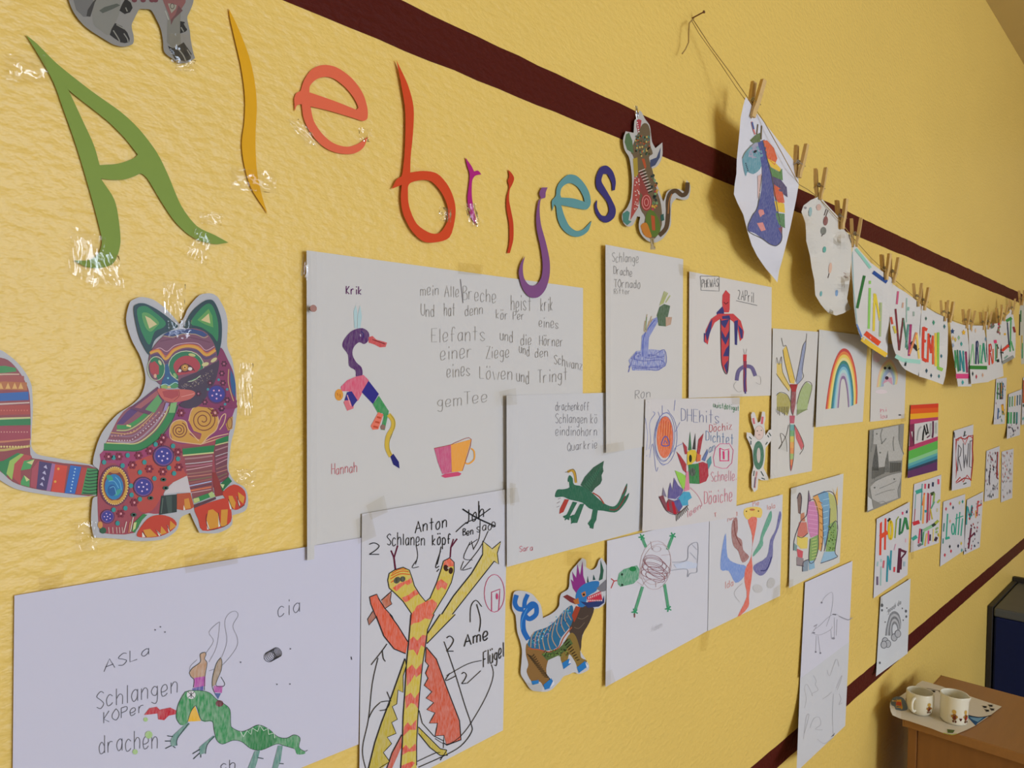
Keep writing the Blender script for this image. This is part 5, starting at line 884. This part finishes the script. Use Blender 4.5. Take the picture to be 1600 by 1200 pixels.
for c, x in (('4a8a4a', 1578), ('4a8a4a', 1582), ('c8a030', 1586), ('3a5a6a', 1590), ('3a5a6a', 1594)): S.l(c, 1.8, [(x, 620 - (x - 1578) * .2), (x - .5, 636 - (x - 1578) * .2)], False)
for c, x in (('3a9a5a', 1576), ('3a9a5a', 1580), ('2a6a4a', 1585), ('2f7a78', 1589)): S.l(c, 2.6, [(x, 644), (x - .5, 662)], False)
S.scatter(18, ['5a3048', '2a3a4a'], 2.2, 11, (.1, .9, .7, .97), slim=.3).done()
S = nsheet([(1598.5, 590), (1614, 586), (1612, 660), (1596, 664)], 'name sheet with an orange strip cut off by the right edge of the photo', 0.003)
S.l('b0562a', 4, [(1600.5, 594), (1599.5, 630)], False).scatter(12, ['3a9a8a', '3a5a4a'], 3, 12).done()
# ---------------------------------------------------------------- the hanging row
HG = 'sheets pegged to the string'
def hang(name, outline, label, cat, ctrl, org, **k):
    return Sheet(name, outline, label, cat, ctrl=ctrl, org=org, group=HG, step=k.pop('step', 9), colour=k.pop('colour', 'cbc8c6'), **k)
W0 = 0.055
S = hang('drawing_sheet', '95,80 120,115 150,165 200,225 250,290 325,388 395,480 402,540 405,595 392,670 380,730 355,850 330,950 310,1030 290,1100 280,1167 250,1130 215,1090 185,1048 160,1010 130,950 105,870 80,770 45,700 25,650 30,590 40,530 42,450 50,370 58,285 65,200 80,130',
  'hanging sheet with a unicorn with a rainbow mane, first on the string', 'drawing', [(1168, 152, .055), (1248, 290, .055), (1147, 303, .050), (1157, 335, .058), (1214, 440, .012), (1228, 383, .03), (1180, 260, .036), (1195, 330, .03), (1172, 360, .035), (1215, 250, .045)], (1140, 130, 3.75), colour='cfcdd4', step=7)
S.f('3f4686', '190,440 205,420 235,470 250,560 262,680 285,760 300,850 308,900 280,950 240,945 190,910 150,880 108,862 108,830 130,780 160,730 185,640 190,540', .85, True)
S.f('4f8a98', '75,440 95,400 130,360 165,340 190,370 195,440 180,500 140,532 105,520 95,545 82,500', .8, True).f('8a86a0', '120,365 165,345 180,400 150,450 110,430', .7).f('3f4686', '165,345 205,330 225,460 190,500', .9).f('5a6a3a', '120,335 150,305 180,290 180,345 135,350', .9)
for c, p in (('cf5a26', '195,335 220,335 260,380 280,440 265,480 220,440'), ('dcb428', '220,440 265,462 300,500 295,520 240,490'), ('4f7a3a', '235,490 290,520 308,500 312,570 250,545'), ('4a3c60', '245,545 300,565 335,610 340,668 290,630 250,590'), ('cc5428', '255,590 310,625 322,700 290,705 262,660'), ('dcb428', '262,690 320,705 325,760 275,750'), ('4f7a48', '270,760 322,765 325,850 290,830 275,790'), ('8a3a50', '285,850 310,840 308,890')): S.f(c, p, .88)
S.f('cf7a72', '165,745 195,735 205,765 180,785', .8).f('cf7a72', '160,820 195,815 212,860 185,868', .8).f('c8a098', '165,545 188,530 180,640 165,680', .7).l('c87a78', 9, '150,300 140,270 130,225').l('3f5a90', 9, '132,228 142,270', False).l('6a5a40', 7, '185,330 188,248', False).l('6a5a40', 6, '160,300 166,240', False).l('5a564c', 4, '195,335 225,460 250,560 285,760 308,900 280,950 240,945 190,910 108,862 130,780 165,720 188,540').l('7a7c6a', 4, '75,440 95,400 150,345').e('2a2a30', 150, 400, 12, 7, -.6)
for i in range(5): S.e('2c3244', 95 + i * 3, 470 + i * 10, 4, n=6)
S.done()
S = hang('drawing_sheet', '175,95 190,105 210,130 245,168 280,205 295,235 300,262 325,290 350,310 356,360 355,420 350,490 345,560 338,610 330,660 340,690 352,715 310,740 270,752 230,740 205,715 185,690 170,665 155,640 152,600 150,560 135,490 125,420 115,380 105,340 104,290 100,240 90,210 78,180 90,145 130,115',
  'crumpled hanging sheet with a few small coloured blots, second on the string', 'drawing', [(1280, 308, .055), (1252, 330, .040), (1259, 360, .06), (1265, 400, .035), (1274, 445, .05), (1283, 475, .045), (1296, 492, .022), (1303, 490, .055), (1322, 480, .025), (1324, 440, .07), (1330, 370, .03), (1318, 375, .075), (1312, 350, .05), (1295, 380, .045), (1300, 430, .05), (1310, 460, .035), (1318, 430, .035), (1285, 340, .05)], (1230, 280, 3.53), colour='cbc6be', step=6)
for c, cx, cy, rx, ry in (('c4a090', 175, 155, 14, 18), ('8aa8a8', 128, 180, 9, 26), ('7a3c34', 212, 230, 13, 26), ('6a6a60', 200, 285, 16, 22), ('4a9a8a', 206, 388, 9, 17), ('d0a890', 238, 490, 9, 30), ('5aa0a0', 187, 632, 6, 15), ('6a90b8', 273, 628, 8, 18), ('8a8080', 100, 158, 8, 7)): S.e(c, cx, cy, rx, ry, .1, .85)
for l in ('205,200 216,165', '214,205 226,170', '200,300 190,315', '232,520 225,545'): S.l('5a4a48', 4, l)
S.l('b8a49a', 5, '310,530 350,550', False).l('b8a49a', 5, '310,515 350,535', False).done()
NH = dict(colour='cdc9c5')
S = hang('name_sheet', '365,350 410,405 460,460 520,505 575,545 582,580 580,620 572,710 560,800 556,890 552,982 505,955 460,925 432,905 410,880 392,840 380,800 368,700 362,600 356,520 353,440',
  'hanging name sheet with tall green and yellow strip letters V I N', 'name sheet', [(1334, 380, .05), (1392, 435, .055), (1394, 455, .05), (1387, 555, .045), (1360, 540, .035), (1346, 525, .055), (1338, 510, .065), (1332, 440, .045), (1365, 470, .035)], (1230, 280, 3.53), **NH)
for c, w, p in (('9cb4b4', 6, '360,400 366,600 386,800'), ('5a7ab0', 8, '384,800 412,870'), ('8cc0ae', 16, '378,385 415,430 460,490'), ('2a4a8a', 20, '474,512 550,568'), ('2f6a34', 15, '426,532 386,712'), ('8cc060', 13, '456,600 450,825'), ('8cc060', 12, '457,560 456,578'), ('d8c040', 13, '482,630 477,838'), ('d8c040', 12, '486,635 512,780'), ('a4b080', 12, '518,680 512,868'), ('d84a28', 28, '430,848 510,908'), ('e0b83c', 26, '412,880 460,915 548,972')): bar(c, w, p)
S.done()
S = hang('name_sheet', '585,580 615,602 650,622 695,655 737,690 740,780 740,860 740,980 742,1092 695,1072 650,1050 632,1030 618,1008 600,970 585,930 575,880 570,840 566,770 568,700 575,630',
  'hanging name sheet with dark strip letters W V A above a pale teal strip', 'name sheet', [(1396, 446, .05), (1438, 476, .055), (1440, 590, .04), (1415, 578, .05), (1405, 565, .065), (1394, 530, .06), (1391, 480, .045), (1420, 520, .035)], (1230, 280, 3.53), **NH)
for c, w, p in (('c05a7a', 11, '612,618 605,690'), ('c8a08a', 9, '640,680 636,710'), ('9ab8a8', 6, '660,655 658,790'), ('9aa89a', 10, '698,730 698,755'), ('8ab0a0', 10, '670,705 668,725'), ('c04a3a', 12, '573,760 580,800'), ('c8b84a', 14, '588,810 600,850'), ('7a3038', 10, '598,715 618,945'), ('6a3a3a', 10, '640,765 618,945'), ('4a7a60', 10, '640,765 664,940'), ('5a8a80', 12, '668,800 655,930'), ('a03a6a', 13, '682,800 672,975'), ('d8885a', 12, '714,845 675,965'), ('e0c060', 11, '714,850 728,990'), ('22242a', 22, '682,900 722,942'), ('9cccbc', 22, '598,975 640,998 735,1008'), ('2a3a3a', 11, '655,1005 650,1030')): bar(c, w, p)
S.done()
S = hang('name_sheet', '742,697 770,708 800,727 840,745 882,767 887,830 886,900 884,970 880,1030 872,1085 860,1133 830,1122 800,1111 760,1098 727,1088 728,990 732,900 736,800',
  'hanging name sheet reading EMIL in red, orange and green strips', 'name sheet', [(1441, 478, .055), (1480, 498, .055), (1482, 550, .045), (1475, 600, .05), (1437, 588, .045), (1458, 545, .03), (1440, 530, .045)], (1230, 280, 3.53), **NH)
for c, w, p in (('d0402e', 15, '752,815 747,990'), ('d0402e', 18, '750,820 772,832'), ('d0402e', 16, '750,890 766,895'), ('d0402e', 18, '747,990 770,1004'), ('d84a2c', 11, '780,850 775,1010'), ('cc4030', 10, '780,852 793,960'), ('cc4030', 10, '803,862 793,960'), ('d8582c', 11, '804,862 805,1022'), ('e0c046', 13, '819,848 820,1032'), ('8cbc4a', 12, '834,845 832,1045'), ('8cbc4a', 18, '830,1040 858,1052')): bar(c, w, p)
for c, x, y, z in (('3a8a6a', 808, 790, 14), ('4a6a5a', 766, 768, 11), ('3a6a7a', 851, 975, 11), ('2a4a5a', 769, 1056, 13), ('2a4a5a', 795, 1082, 11), ('3a7a7a', 838, 1086, 11), ('2a3a4a', 790, 865, 10), ('3a6a6a', 868, 812, 12)): S.f(c, '%f,%d %d,%d %f,%d %d,%d' % (x - z * .5, y, x, y - z, x + z * .5, y, x, y + z * 1.2))
S.done()
o5 = (1400, 440, 6.667)
S = hang('name_sheet', '562,400 620,425 680,446 735,460 750,580 762,700 775,880 787,1092 715,1092 645,1092 632,990 620,900 603,800 590,720 578,620 570,520',
  'hanging name sheet reading N N I with a pink strip and two stars', 'name sheet', [(1485, 500, .055), (1510, 509, .055), (1518, 604, .04), (1497, 604, .045), (1500, 555, .035)], o5, **NH)
for c, w, p in (('3a8a56', 17, '615,715 652,940'), ('3a8a56', 13, '615,720 620,900'), ('2f6a48', 15, '640,710 655,930'), ('2a7a82', 16, '665,715 672,930'), ('2a7a82', 14, '668,720 705,940'), ('2a8a8a', 16, '700,720 712,940'), ('8a2f58', 20, '728,728 742,950'), ('d2427a', 50, '625,985 762,985')): bar(c, w, p)
for c, x, y, r in (('dca82a', 706, 530, 26), ('22406a', 589, 518, 26)):
    S.f(c, ' '.join('%f,%f' % (x + (r if i % 2 == 0 else r * .5) * .9 * math.sin(i * math.pi / 5), y - (r if i % 2 == 0 else r * .5) * 1.25 * math.cos(i * math.pi / 5)) for i in range(10)))
for c, x, y in (('dca860', 595, 590), ('c8b050', 620, 605), ('8ab08a', 655, 585), ('4a9a90', 682, 650), ('3a9a9a', 696, 1050), ('8a9ab0', 595, 665)): S.f(c, '%d,%d %d,%d %d,%d %d,%d' % (x - 13, y, x, y - 26, x + 13, y, x, y + 26))
S.done()
S = hang('name_sheet', '755,450 830,454 915,462 930,560 950,700 960,860 968,1045 870,1056 782,1068 772,940 766,800 760,620',
  'hanging name sheet reading A R L A over a dark green strip', 'name sheet', [(1514, 508, .055), (1537, 509, .055), (1545, 596, .045), (1517, 600, .05), (1530, 550, .035)], o5, **NH)
for c, w, p in (('8aba8a', 13, '800,650 772,860'), ('8aba8a', 12, '802,650 818,860'), ('22305a', 16, '840,625 832,860'), ('22305a', 11, '850,690 860,860'), ('6aba7a', 14, '880,660 874,845'), ('6aba7a', 14, '874,845 905,850'), ('2f8a6c', 13, '912,640 890,845'), ('2f8a6c', 14, '914,640 936,840'), ('2f7a2c', 38, '770,893 950,897')): bar(c, w, p)
S.ring('22305a', 9, 847, 655, 10, 36)
for c, x, y in (('2a3a3a', 800, 960), ('b02a3a', 838, 990), ('d0a080', 905, 975), ('d8b080', 790, 500), ('d8b898', 830, 510), ('6a8aa0', 935, 600)): S.f(c, '%d,%d %d,%d %d,%d %d,%d' % (x - 9, y, x, y - 26, x + 9, y, x, y + 26))
S.done()
S = hang('name_sheet', '940,455 1010,440 1090,430 1096,560 1100,700 1110,850 1120,985 1040,1012 958,1042 956,900 952,780 945,600',
  'hanging name sheet with red letters and many small diamonds', 'name sheet', [(1541, 508, .055), (1563, 505, .055), (1568, 588, .045), (1544, 596, .04), (1553, 550, .04)], o5, **NH)
for c, w, p in (('c83028', 14, '972,650 972,870'), ('c83028', 11, '985,740 1005,860'), ('d0582c', 13, '1012,700 1012,850'), ('4a9a6a', 12, '1040,640 1040,830'), ('8a6a40', 10, '1058,650 1052,800'), ('d83a6a', 34, '1020,628 1050,622'), ('2a2a2a', 30, '1050,826 1076,822'), ('3a4a3a', 12, '1048,655 1070,700')): bar(c, w, p)
S.ring('c83028', 10, 984, 690, 10, 40)
S.scatter(22, ['8a4a4a', '6a7a6a', 'b04a5a', '5a5a5a'], 2.6, 21, (.1, .95, .05, .38), slim=.22).scatter(14, ['c03a4a', '8a8a60', '7a4a4a'], 2.8, 22, (.05, .95, .72, .95), slim=.3).done()
S = hang('name_sheet', '1090,440 1120,385 1150,332 1195,288 1218,320 1232,420 1247,520 1246,650 1240,790 1175,828 1110,866 1104,790 1100,720 1095,580',
  'last hanging name sheet, tilted, with a red and two green strips', 'name sheet', [(1563, 503, .055), (1580, 484, .055), (1586, 560, .05), (1567, 568, .045), (1575, 525, .04)], o5, **NH)
for c, w, p in (('3a8a3a', 30, '1148,412 1206,378'), ('22304a', 13, '1160,425 1180,690'), ('4a9a5a', 14, '1198,395 1190,730'), ('4a9a5a', 14, '1200,620 1225,720'), ('8a2a30', 22, '1225,470 1240,530'), ('cc3a2a', 28, '1105,722 1175,662'), ('8a8a84', 34, '1112,845 1226,780'), ('7a9a8a', 16, '1130,800 1165,770'), ('dca82a', 22, '1125,550 1145,545'), ('2a2a2a', 14, '1100,735 1120,745'), ('c8a040', 16, '1150,345 1185,310')): bar(c, w, p)
S.done()
S = hang('name_sheet', '1282,330 1295,250 1320,215 1350,190 1350,850 1305,862 1298,700 1290,500',
  'hanging sheet at the right edge of the photo, seen almost edge-on', 'name sheet', [(1593, 480, .05), (1602, 470, .05), (1596, 565, .05)], o5, colour='b8b4a4')
for c, w, p in (('4a7a4a', 12, '1302,300 1300,420'), ('c0a040', 12, '1312,560 1312,700'), ('3a8a5a', 12, '1318,640 1316,800'), ('2a2a22', 14, '1290,340 1286,560')): bar(c, w, p)
S.done()
# string, in two strands from the nail, sagging along the row
spx = [(1082, 29, .012), (1110, 72, .022), (1140, 112, .04), (1168, 152, .0555), (1195, 192, .0555), (1222, 240, .0555), (1248, 288, .0555), (1262, 296, .0555), (1278, 308, .0555), (1312, 345, .0555), (1335, 374, .0555), (1362, 404, .0555), (1392, 432, .0555), (1415, 452, .0555), (1440, 474, .0555), (1462, 488, .0555), (1482, 498, .0555), (1505, 506.5, .0555), (1518, 508.5, .0555), (1533, 508.5, .0555), (1548, 506, .0555), (1560, 503, .0555), (1572, 493, .0555), (1582, 480, .0555), (1594, 466, .05), (1606, 452, .01)]
bm = bmesh.new()
P = [at_x(x, y, w) for x, y, w in spx]
add_tube(bm, P, 0.0007, 6)
P2 = [at_x(1080, 31, .012), at_x(1092, 52, .016), at_x(1122, 94, .026), at_x(1150, 136, .045), at_x(1166, 158, .0545)]
add_tube(bm, P2, 0.0006, 6)
tail_s = [at_x(1084, 29, .012), at_x(1077, 36, .014), at_x(1076, 52, .016), at_x(1076, 66, .016), at_x(1071, 77, .014), at_x(1066, 84, .012)]
add_tube(bm, tail_s, 0.0011, 6)
tag(bm_obj('string', bm, M_STRING, smooth=True), 'thin jute string sagging across the wall with sheets pegged on it', 'string')
bm = bmesh.new()
a, b = at_x(1079, 31, -0.01), at_x(1094, 24, 0.03)
a = at_x(1082, 30, 0.0) ; b = a + Vector((.022, -0.004, .003))
add_tube(bm, [a - Vector((.012, 0, 0)), b], 0.0011, 8); add_tube(bm, [b, b + (b - a).normalized() * .0012], 0.0024, 10)
tag(bm_obj('nail', bm, M_PIN), 'small nail high in the yellow wall holding the end of the string', 'nail')
bm = bmesh.new(); a = at_x(481, 485, 0.0)
add_tube(bm, [a - Vector((.006, 0, 0)), a + Vector((.012, -.002, .001))], 0.0007, 8); add_tube(bm, [a + Vector((.010, -.0018, .001)), a + Vector((.0135, -.0022, .0012))], [0.0028, 0.0034], 12)
tag(bm_obj('thumbtack', bm, M_PIN), 'reddish-brown pin at the left edge of the largest white sheet', 'pin')
# clothes pegs
def peg(px, py, w, tilt, label, length=0.062, first=[None]):
    """px, py = where the jaws grip the string; handles stand up, jaws point down"""
    p = at_x(px, py, w)
    if first[0] is None:
        root = bpy.data.objects.new('clothes_peg', None); COL.objects.link(root); root.empty_display_size = 0.02
        for s in (-1, 1):
            bm = bmesh.new()
            prof = [(-.30, .0016, .0045), (-.12, .0012, .0052), (-.02, .0022, .0058), (.10, .0030, .0062), (.34, .0042, .0066), (.68, .0064, .0060)]
            rows = []
            for t, off, th in prof:
                z = t * length
                rows.append([bm.verts.new((s * (off + q * th), y, z)) for q, y in ((0, -.005), (1, -.005), (1, .005), (0, .005))])
            for i in range(len(rows) - 1):
                for k in range(4): bm.faces.new((rows[i][k], rows[i][(k + 1) % 4], rows[i + 1][(k + 1) % 4], rows[i + 1][k]))
            bm.faces.new(rows[0]); bm.faces.new(rows[-1][::-1])
            bm_obj('prong', bm, M_PEG, root)
        bm = bmesh.new()
        hel = [(.0028 * math.cos(t), -.007 + .014 * t / (2 * math.pi * 5), length * .16 + .0028 * math.sin(t)) for t in [i * math.pi / 6 for i in range(61)]]
        add_tube(bm, hel, .0006, 5)
        for y in (-.0062, .0062): add_tube(bm, [(.0098, y, length * .05), (0, y, length * .17), (-.0098, y, length * .05)], .0006, 5)
        bm_obj('spring', bm, M_STEEL, root)['label'] = 'wire spring'
        first[0] = root
    else:
        src = first[0]; root = src.copy(); COL.objects.link(root)
        for ch in list(src.children):
            c = ch.copy(); COL.objects.link(c); c.parent = root
    root.location = p; root.rotation_euler = (math.radians(tilt[0]), math.radians(tilt[1]), math.radians(tilt[2]))
    tag(root, label, 'clothes peg', 'wooden clothes pegs on the string')
    return root
PG = [(1177, 166, -14, 'wooden clothes peg at the top corner of the unicorn sheet, nearest of the row'),
      (1248, 262, -8, 'wooden clothes peg at the right corner of the unicorn sheet'),
      (1280, 297, -4, 'wooden clothes peg at the top of the crumpled sheet'),
      (1314, 344, 0, 'wooden clothes peg at the right shoulder of the crumpled sheet'),
      (1336, 372, -3, 'wooden clothes peg at the left top corner of the V I N sheet'),
      (1383, 425, 0, 'wooden clothes peg at the right top corner of the V I N sheet'),
      (1395, 430, -4, 'wooden clothes peg at the left top corner of the W V A sheet'),
      (1433, 468, 0, 'wooden clothes peg at the right top corner of the W V A sheet'),
      (1443, 474, -4, 'wooden clothes peg at the left top corner of the EMIL sheet'),
      (1475, 492, 0, 'wooden clothes peg at the right top corner of the EMIL sheet'),
      (1483, 494, -2, 'wooden clothes peg at the left top corner of the N N I sheet'),
      (1509, 504, 0, 'wooden clothes peg at the right top corner of the N N I sheet'),
      (1516, 506, -7, 'wooden clothes peg at the left top corner of the A R L A sheet'),
      (1536, 507, 0, 'wooden clothes peg at the right top corner of the A R L A sheet'),
      (1543, 506, -6, 'wooden clothes peg at the left top corner of the sheet with red letters'),
      (1561, 499, 0, 'wooden clothes peg at the right top corner of the sheet with red letters'),
      (1568, 494, -5, 'wooden clothes peg at the left top corner of the last, tilted sheet'),
      (1581, 484, 0, 'wooden clothes peg at the right top corner of the last, tilted sheet'),
      (1596, 470, 0, 'wooden clothes peg at the right edge of the photo, at the end of the string')]
for i, (x, y, tl, lb) in enumerate(PG): peg(x, y, .0555, (tl * .6, -tl * .5, (-10, 0, 8, -6, 12)[i % 5]), lb)
# ---------------------------------------------------------------- cabinet with cups
XA = 0.075
pn = at_x(1415.5, 1118.5, XA); pf = at_x(1472, 1056, XA)
TZ = (pn.z + pf.z) / 2; Y0, Y1, X1 = pn.y, pf.y, XA + 0.95
cb = bpy.data.objects.new('cabinet', None); COL.objects.link(cb); cb.location = ((XA + X1) / 2, (Y0 + Y1) / 2, 0)
def cpart(name, mat, x0, x1, y0, y1, z0, z1, bev=.0015, label=None):
    o = box(name, mat, x0, x1, y0, y1, z0, z1, bev, cb)
    o.matrix_parent_inverse = Matrix.Translation(-cb.location)
    if label: o['label'] = label
    return o
cpart('top', M_WOOD, XA - .002, X1 + .01, Y0 - .012, Y1 + .005, TZ - .024, TZ, .002)
cpart('side_panel', M_WOOD2, XA + .006, XA + .026, Y0, Y1, 0.0, TZ - .0245)
cpart('side_panel', M_WOOD2, X1 - .02, X1, Y0, Y1, 0.0, TZ - .0245)
cpart('back_panel', M_WOOD2, XA + .0265, X1 - .0205, Y0 + .006, Y0 + .022, 0.03, TZ - .0245)
cpart('shelf', M_WOOD2, XA + .0265, X1 - .0205, Y0 + .0225, Y1 - .01, TZ * .5, TZ * .5 + .018)
cpart('bottom_panel', M_WOOD2, XA + .0265, X1 - .0205, Y0 + .0225, Y1 - .01, 0.03, .05)
cpart('edge_strip', M_EDGE, XA - .004, XA - .0021, Y0 - .012, Y1 + .005, TZ - .024, TZ + .0002, 0, 'paler wooden edge strip')
tag(cb, 'brown wooden cabinet against the wall with two cups on top', 'cabinet')
# painted paper under the cups
def pz(p):
    q = max(0.0, min(1.0, (1412 - p[0]) / 30.0)); r = max(0.0, min(1.0, (p[1] - 1138) / 12.0)) * max(0, min(1, (1516 - p[0]) / 14.0))
    return TZ + .0015 + .016 * q * q - .0
S = Sheet('painted_sheet', '540,290 600,305 680,330 745,350 880,400 1000,440 1180,500 1370,560 1310,605 1250,650 1170,705 1090,760 1000,805 900,845 850,852 800,850 720,822 640,790 520,750 400,710 310,685 230,650 212,610 203,560 205,525 215,498 310,450 370,410 450,370 490,320',
  'white sheet with a rainbow blot and blue corner lying under the cups on the cabinet', 'drawing', org=(1360, 1020, 6.667), plane=pz, colour='c4bdb0', step=8, gain=1.3)
S.f('5a6a7a', '212,530 235,470 300,455 350,480 380,540 385,590 330,605 260,590', .95, True).f('d6a032', '228,530 250,480 300,475 345,510 365,570 350,592 290,580', .95, True).f('c84a2c', '242,525 262,490 305,495 335,530 345,560 300,562', .95, True).f('b07a70', '252,510 270,490 300,500 315,530 285,545', .95, True).f('5a6a88', '258,470 290,465 305,510 285,530 268,505', .95, True)
S.f('1f4a78', '985,640 1050,655 1130,668 1220,662 1180,690 1115,735 1095,758 1040,700').f('4a88b0', '1030,670 1120,678 1180,672 1120,720 1070,700', .8).l('141c28', 7, '985,640 1100,668 1180,668 1260,650').l('6a6458', 5, '500,355 620,375 740,400', False)
for x, y in ((550, 385), (655, 400), (735, 405), (815, 402), (1190, 562), (1252, 550), (1215, 600), (1268, 588)): S.e('1c1a1c', x, y, 20, 8, .15).l('1c1a1c', 4, '%d,%d %d,%d' % (x - 28, y - 10, x + 28, y - 4)).l('1c1a1c', 4, '%d,%d %d,%d' % (x - 14, y + 12, x + 24, y + 8))
S.f('4a5a2a', '800,795 880,805 860,835 805,832').l('a0a84a', 8, '760,835 850,852 900,842')
S.done()
# cups
def cup(name, px, py, r, h, prof, handle_ang, label, decals, spout=None):
    c = at_z(px, py, TZ + .002)
    root = bpy.data.objects.new(name, None); COL.objects.link(root); root.location = c
    bm = bmesh.new(); n = 40; rings = []
    pr = [(0.0, .003)] + [(f * r, z * h) for f, z in prof] + [((f - .085) * r, z * h) for f, z in prof[::-1][:-1]] + [(prof[1][0] * r * .8, .006), (0.0, .005)]
    pr[0] = (0.0, .0015)
    for rad, z in pr:
        if rad < 1e-6: rings.append([bm.verts.new((0, 0, z))]); continue
        ring = []
        for k in range(n):
            a = 2 * math.pi * k / n; rr = rad; zz = z
            if spout is not None and z > h * .7:
                d = abs((a - spout + math.pi) % (2 * math.pi) - math.pi); rr += .16 * r * max(0, 1 - d / .4) * (z / h - .7) / .3
            ring.append(bm.verts.new((rr * math.cos(a), rr * math.sin(a), zz)))
        rings.append(ring)
    for i in range(len(rings) - 1):
        A, B = rings[i], rings[i + 1]
        for k in range(n):
            if len(A) == 1: bm.faces.new((A[0], B[k], B[(k + 1) % n]))
            elif len(B) == 1: bm.faces.new((A[k], A[(k + 1) % n], B[0]))
            else: bm.faces.new((A[k], A[(k + 1) % n], B[(k + 1) % n], B[k]))
    bm_obj('body', bm, M_MUG, root, True)
    if handle_ang is not None:
        bm = bmesh.new(); ca, sa = math.cos(handle_ang), math.sin(handle_ang)
        pts = [(r * .93, h * .80), (r * 1.25, h * .80), (r * 1.48, h * .62), (r * 1.42, h * .38), (r * 1.15, h * .24), (r * .88, h * .24)]
        sp = spline(pts, False, 4)
        add_tube(bm, [(q * ca, q * sa, z) for q, z in sp], r * .11, 10)
        bm_obj('handle', bm, M_MUG, root, True)
    # little printed figures: flat blotches that follow the glaze
    def rad_at(z):
        for (f0, z0), (f1, z1) in zip(prof[:-1], prof[1:]):
            if z0 * h <= z <= z1 * h and z1 > z0: return r * (f0 + (f1 - f0) * (z - z0 * h) / ((z1 - z0) * h))
        return r
    for dec in decals:
        V, Fs, Cs = [], [], []
        for col, ang, zc_, w_, h_ in dec:
            k = len(V); m = 14; q0 = .0003 + .00002 * len(Cs)
            V.append(((rad_at(zc_ * h) + q0) * math.cos(ang), (rad_at(zc_ * h) + q0) * math.sin(ang), zc_ * h))
            for i in range(m):
                t = 2 * math.pi * i / m; z = (zc_ + h_ * math.sin(t)) * h; a = ang + w_ * math.cos(t); q = rad_at(z) + q0
                V.append((q * math.cos(a), q * math.sin(a), z))
            for i in range(m): Fs.append((k, k + 1 + i, k + 1 + (i + 1) % m)); Cs.append(hexc(col, 1.1) + (1.0,))
        me = bpy.data.meshes.new('printed_figure'); me.from_pydata(V, [], Fs)
        ca_ = me.color_attributes.new('ink', 'FLOAT_COLOR', 'CORNER'); ca_.data.foreach_set('color', [x for c_ in Cs for x in c_ * 3])
        link('printed_figure', me, M_CARD, root)['label'] = 'small brown and gold printed figure'
    tag(root, label, 'cup', 'cream cups on the cabinet')
    return root
view = math.atan2(0 - at_z(1490, 1130, TZ).y, D - at_z(1490, 1130, TZ).x)     # direction from a cup to the camera
def fig(a, z, s=1.0):
    return [('8a5a2c', a, z, .17 * s, .13 * s), ('c09a4a', a - .02, z + .19 * s, .15 * s, .085 * s), ('6a2a1c', a, z - .02, .09 * s, .07 * s), ('a8762f', a - .17 * s, z + .02, .07 * s, .05 * s), ('a8762f', a + .17 * s, z + .02, .07 * s, .05 * s), ('5a2a18', a - .08 * s, z - .16 * s, .06 * s, .05 * s), ('5a2a18', a + .09 * s, z - .16 * s, .06 * s, .05 * s)]
p1 = [(.62, 0.0), (.72, .03), (.90, .20), (.99, .45), (1.0, .75), (.98, .95), (.97, 1.0)]
p2 = [(.80, 0.0), (.90, .025), (.97, .12), (.97, .5), (.95, .85), (.99, .97), (.985, 1.0)]
cup('cup', 1437, 1113, .0325, .056, p1, view - .35, 'low rounded cream cup nearer the wall, its handle turned to the front', [fig(view + .75, .42, 1.0), fig(view - 1.5, .42, 1.0)])
cup('cup', 1490, 1126, .0325, .070, p2, view + math.pi * .95, 'taller straight cream cup further from the wall', [fig(view + .05, .32, .95), fig(view + .95, .32, .95) + [('a03028', view + .95, .30, .1, .06)], [('5a2a20', view + .5, .24, .07, .045), ('5a2a20', view + .44, .27, .04, .03), ('5a2a20', view + .56, .27, .04, .03)]], spout=view + 1.35)
# ---------------------------------------------------------------- blue padded box behind the cabinet
XB = 0.018
c0 = at_x(1551, 949, XB); c1 = at_x(1583, 916, XB); BZ = c0.z; YB0 = c0.y; YB1 = max(c1.y, YB0 + .5)
bb = bpy.data.objects.new('padded_bench', None); COL.objects.link(bb); bb.location = (XB + .45, (YB0 + YB1) / 2, 0)
def bpart(name, mat, *a, bev=.008):
    o = box(name, mat, *a, bev, bb); o.matrix_parent_inverse = Matrix.Translation(-bb.location); return o
bpart('base', M_BLUE, XB + .006, XB + .9, YB0, YB1, 0.0, BZ - .035)
bpart('seat_pad', M_BTOP, XB + .004, XB + .902, YB0 - .002, YB1, BZ - .0345, BZ, bev=.006)
bpart('gap_shade', M_DARK, XB - .016, XB + .002, YB0 - .004, YB1, 0.0, BZ + .004, bev=.002)  # dark strip standing in for the shade in the gap to the wall
bpart('back_board', M_DARK, XB - .016, XB + .9, YB1 + .002, YB1 + .03, 0.0, BZ + .02, bev=.003)
tag(bb, 'dark blue padded bench with its lit top painted grey behind the wooden cabinet', 'bench')
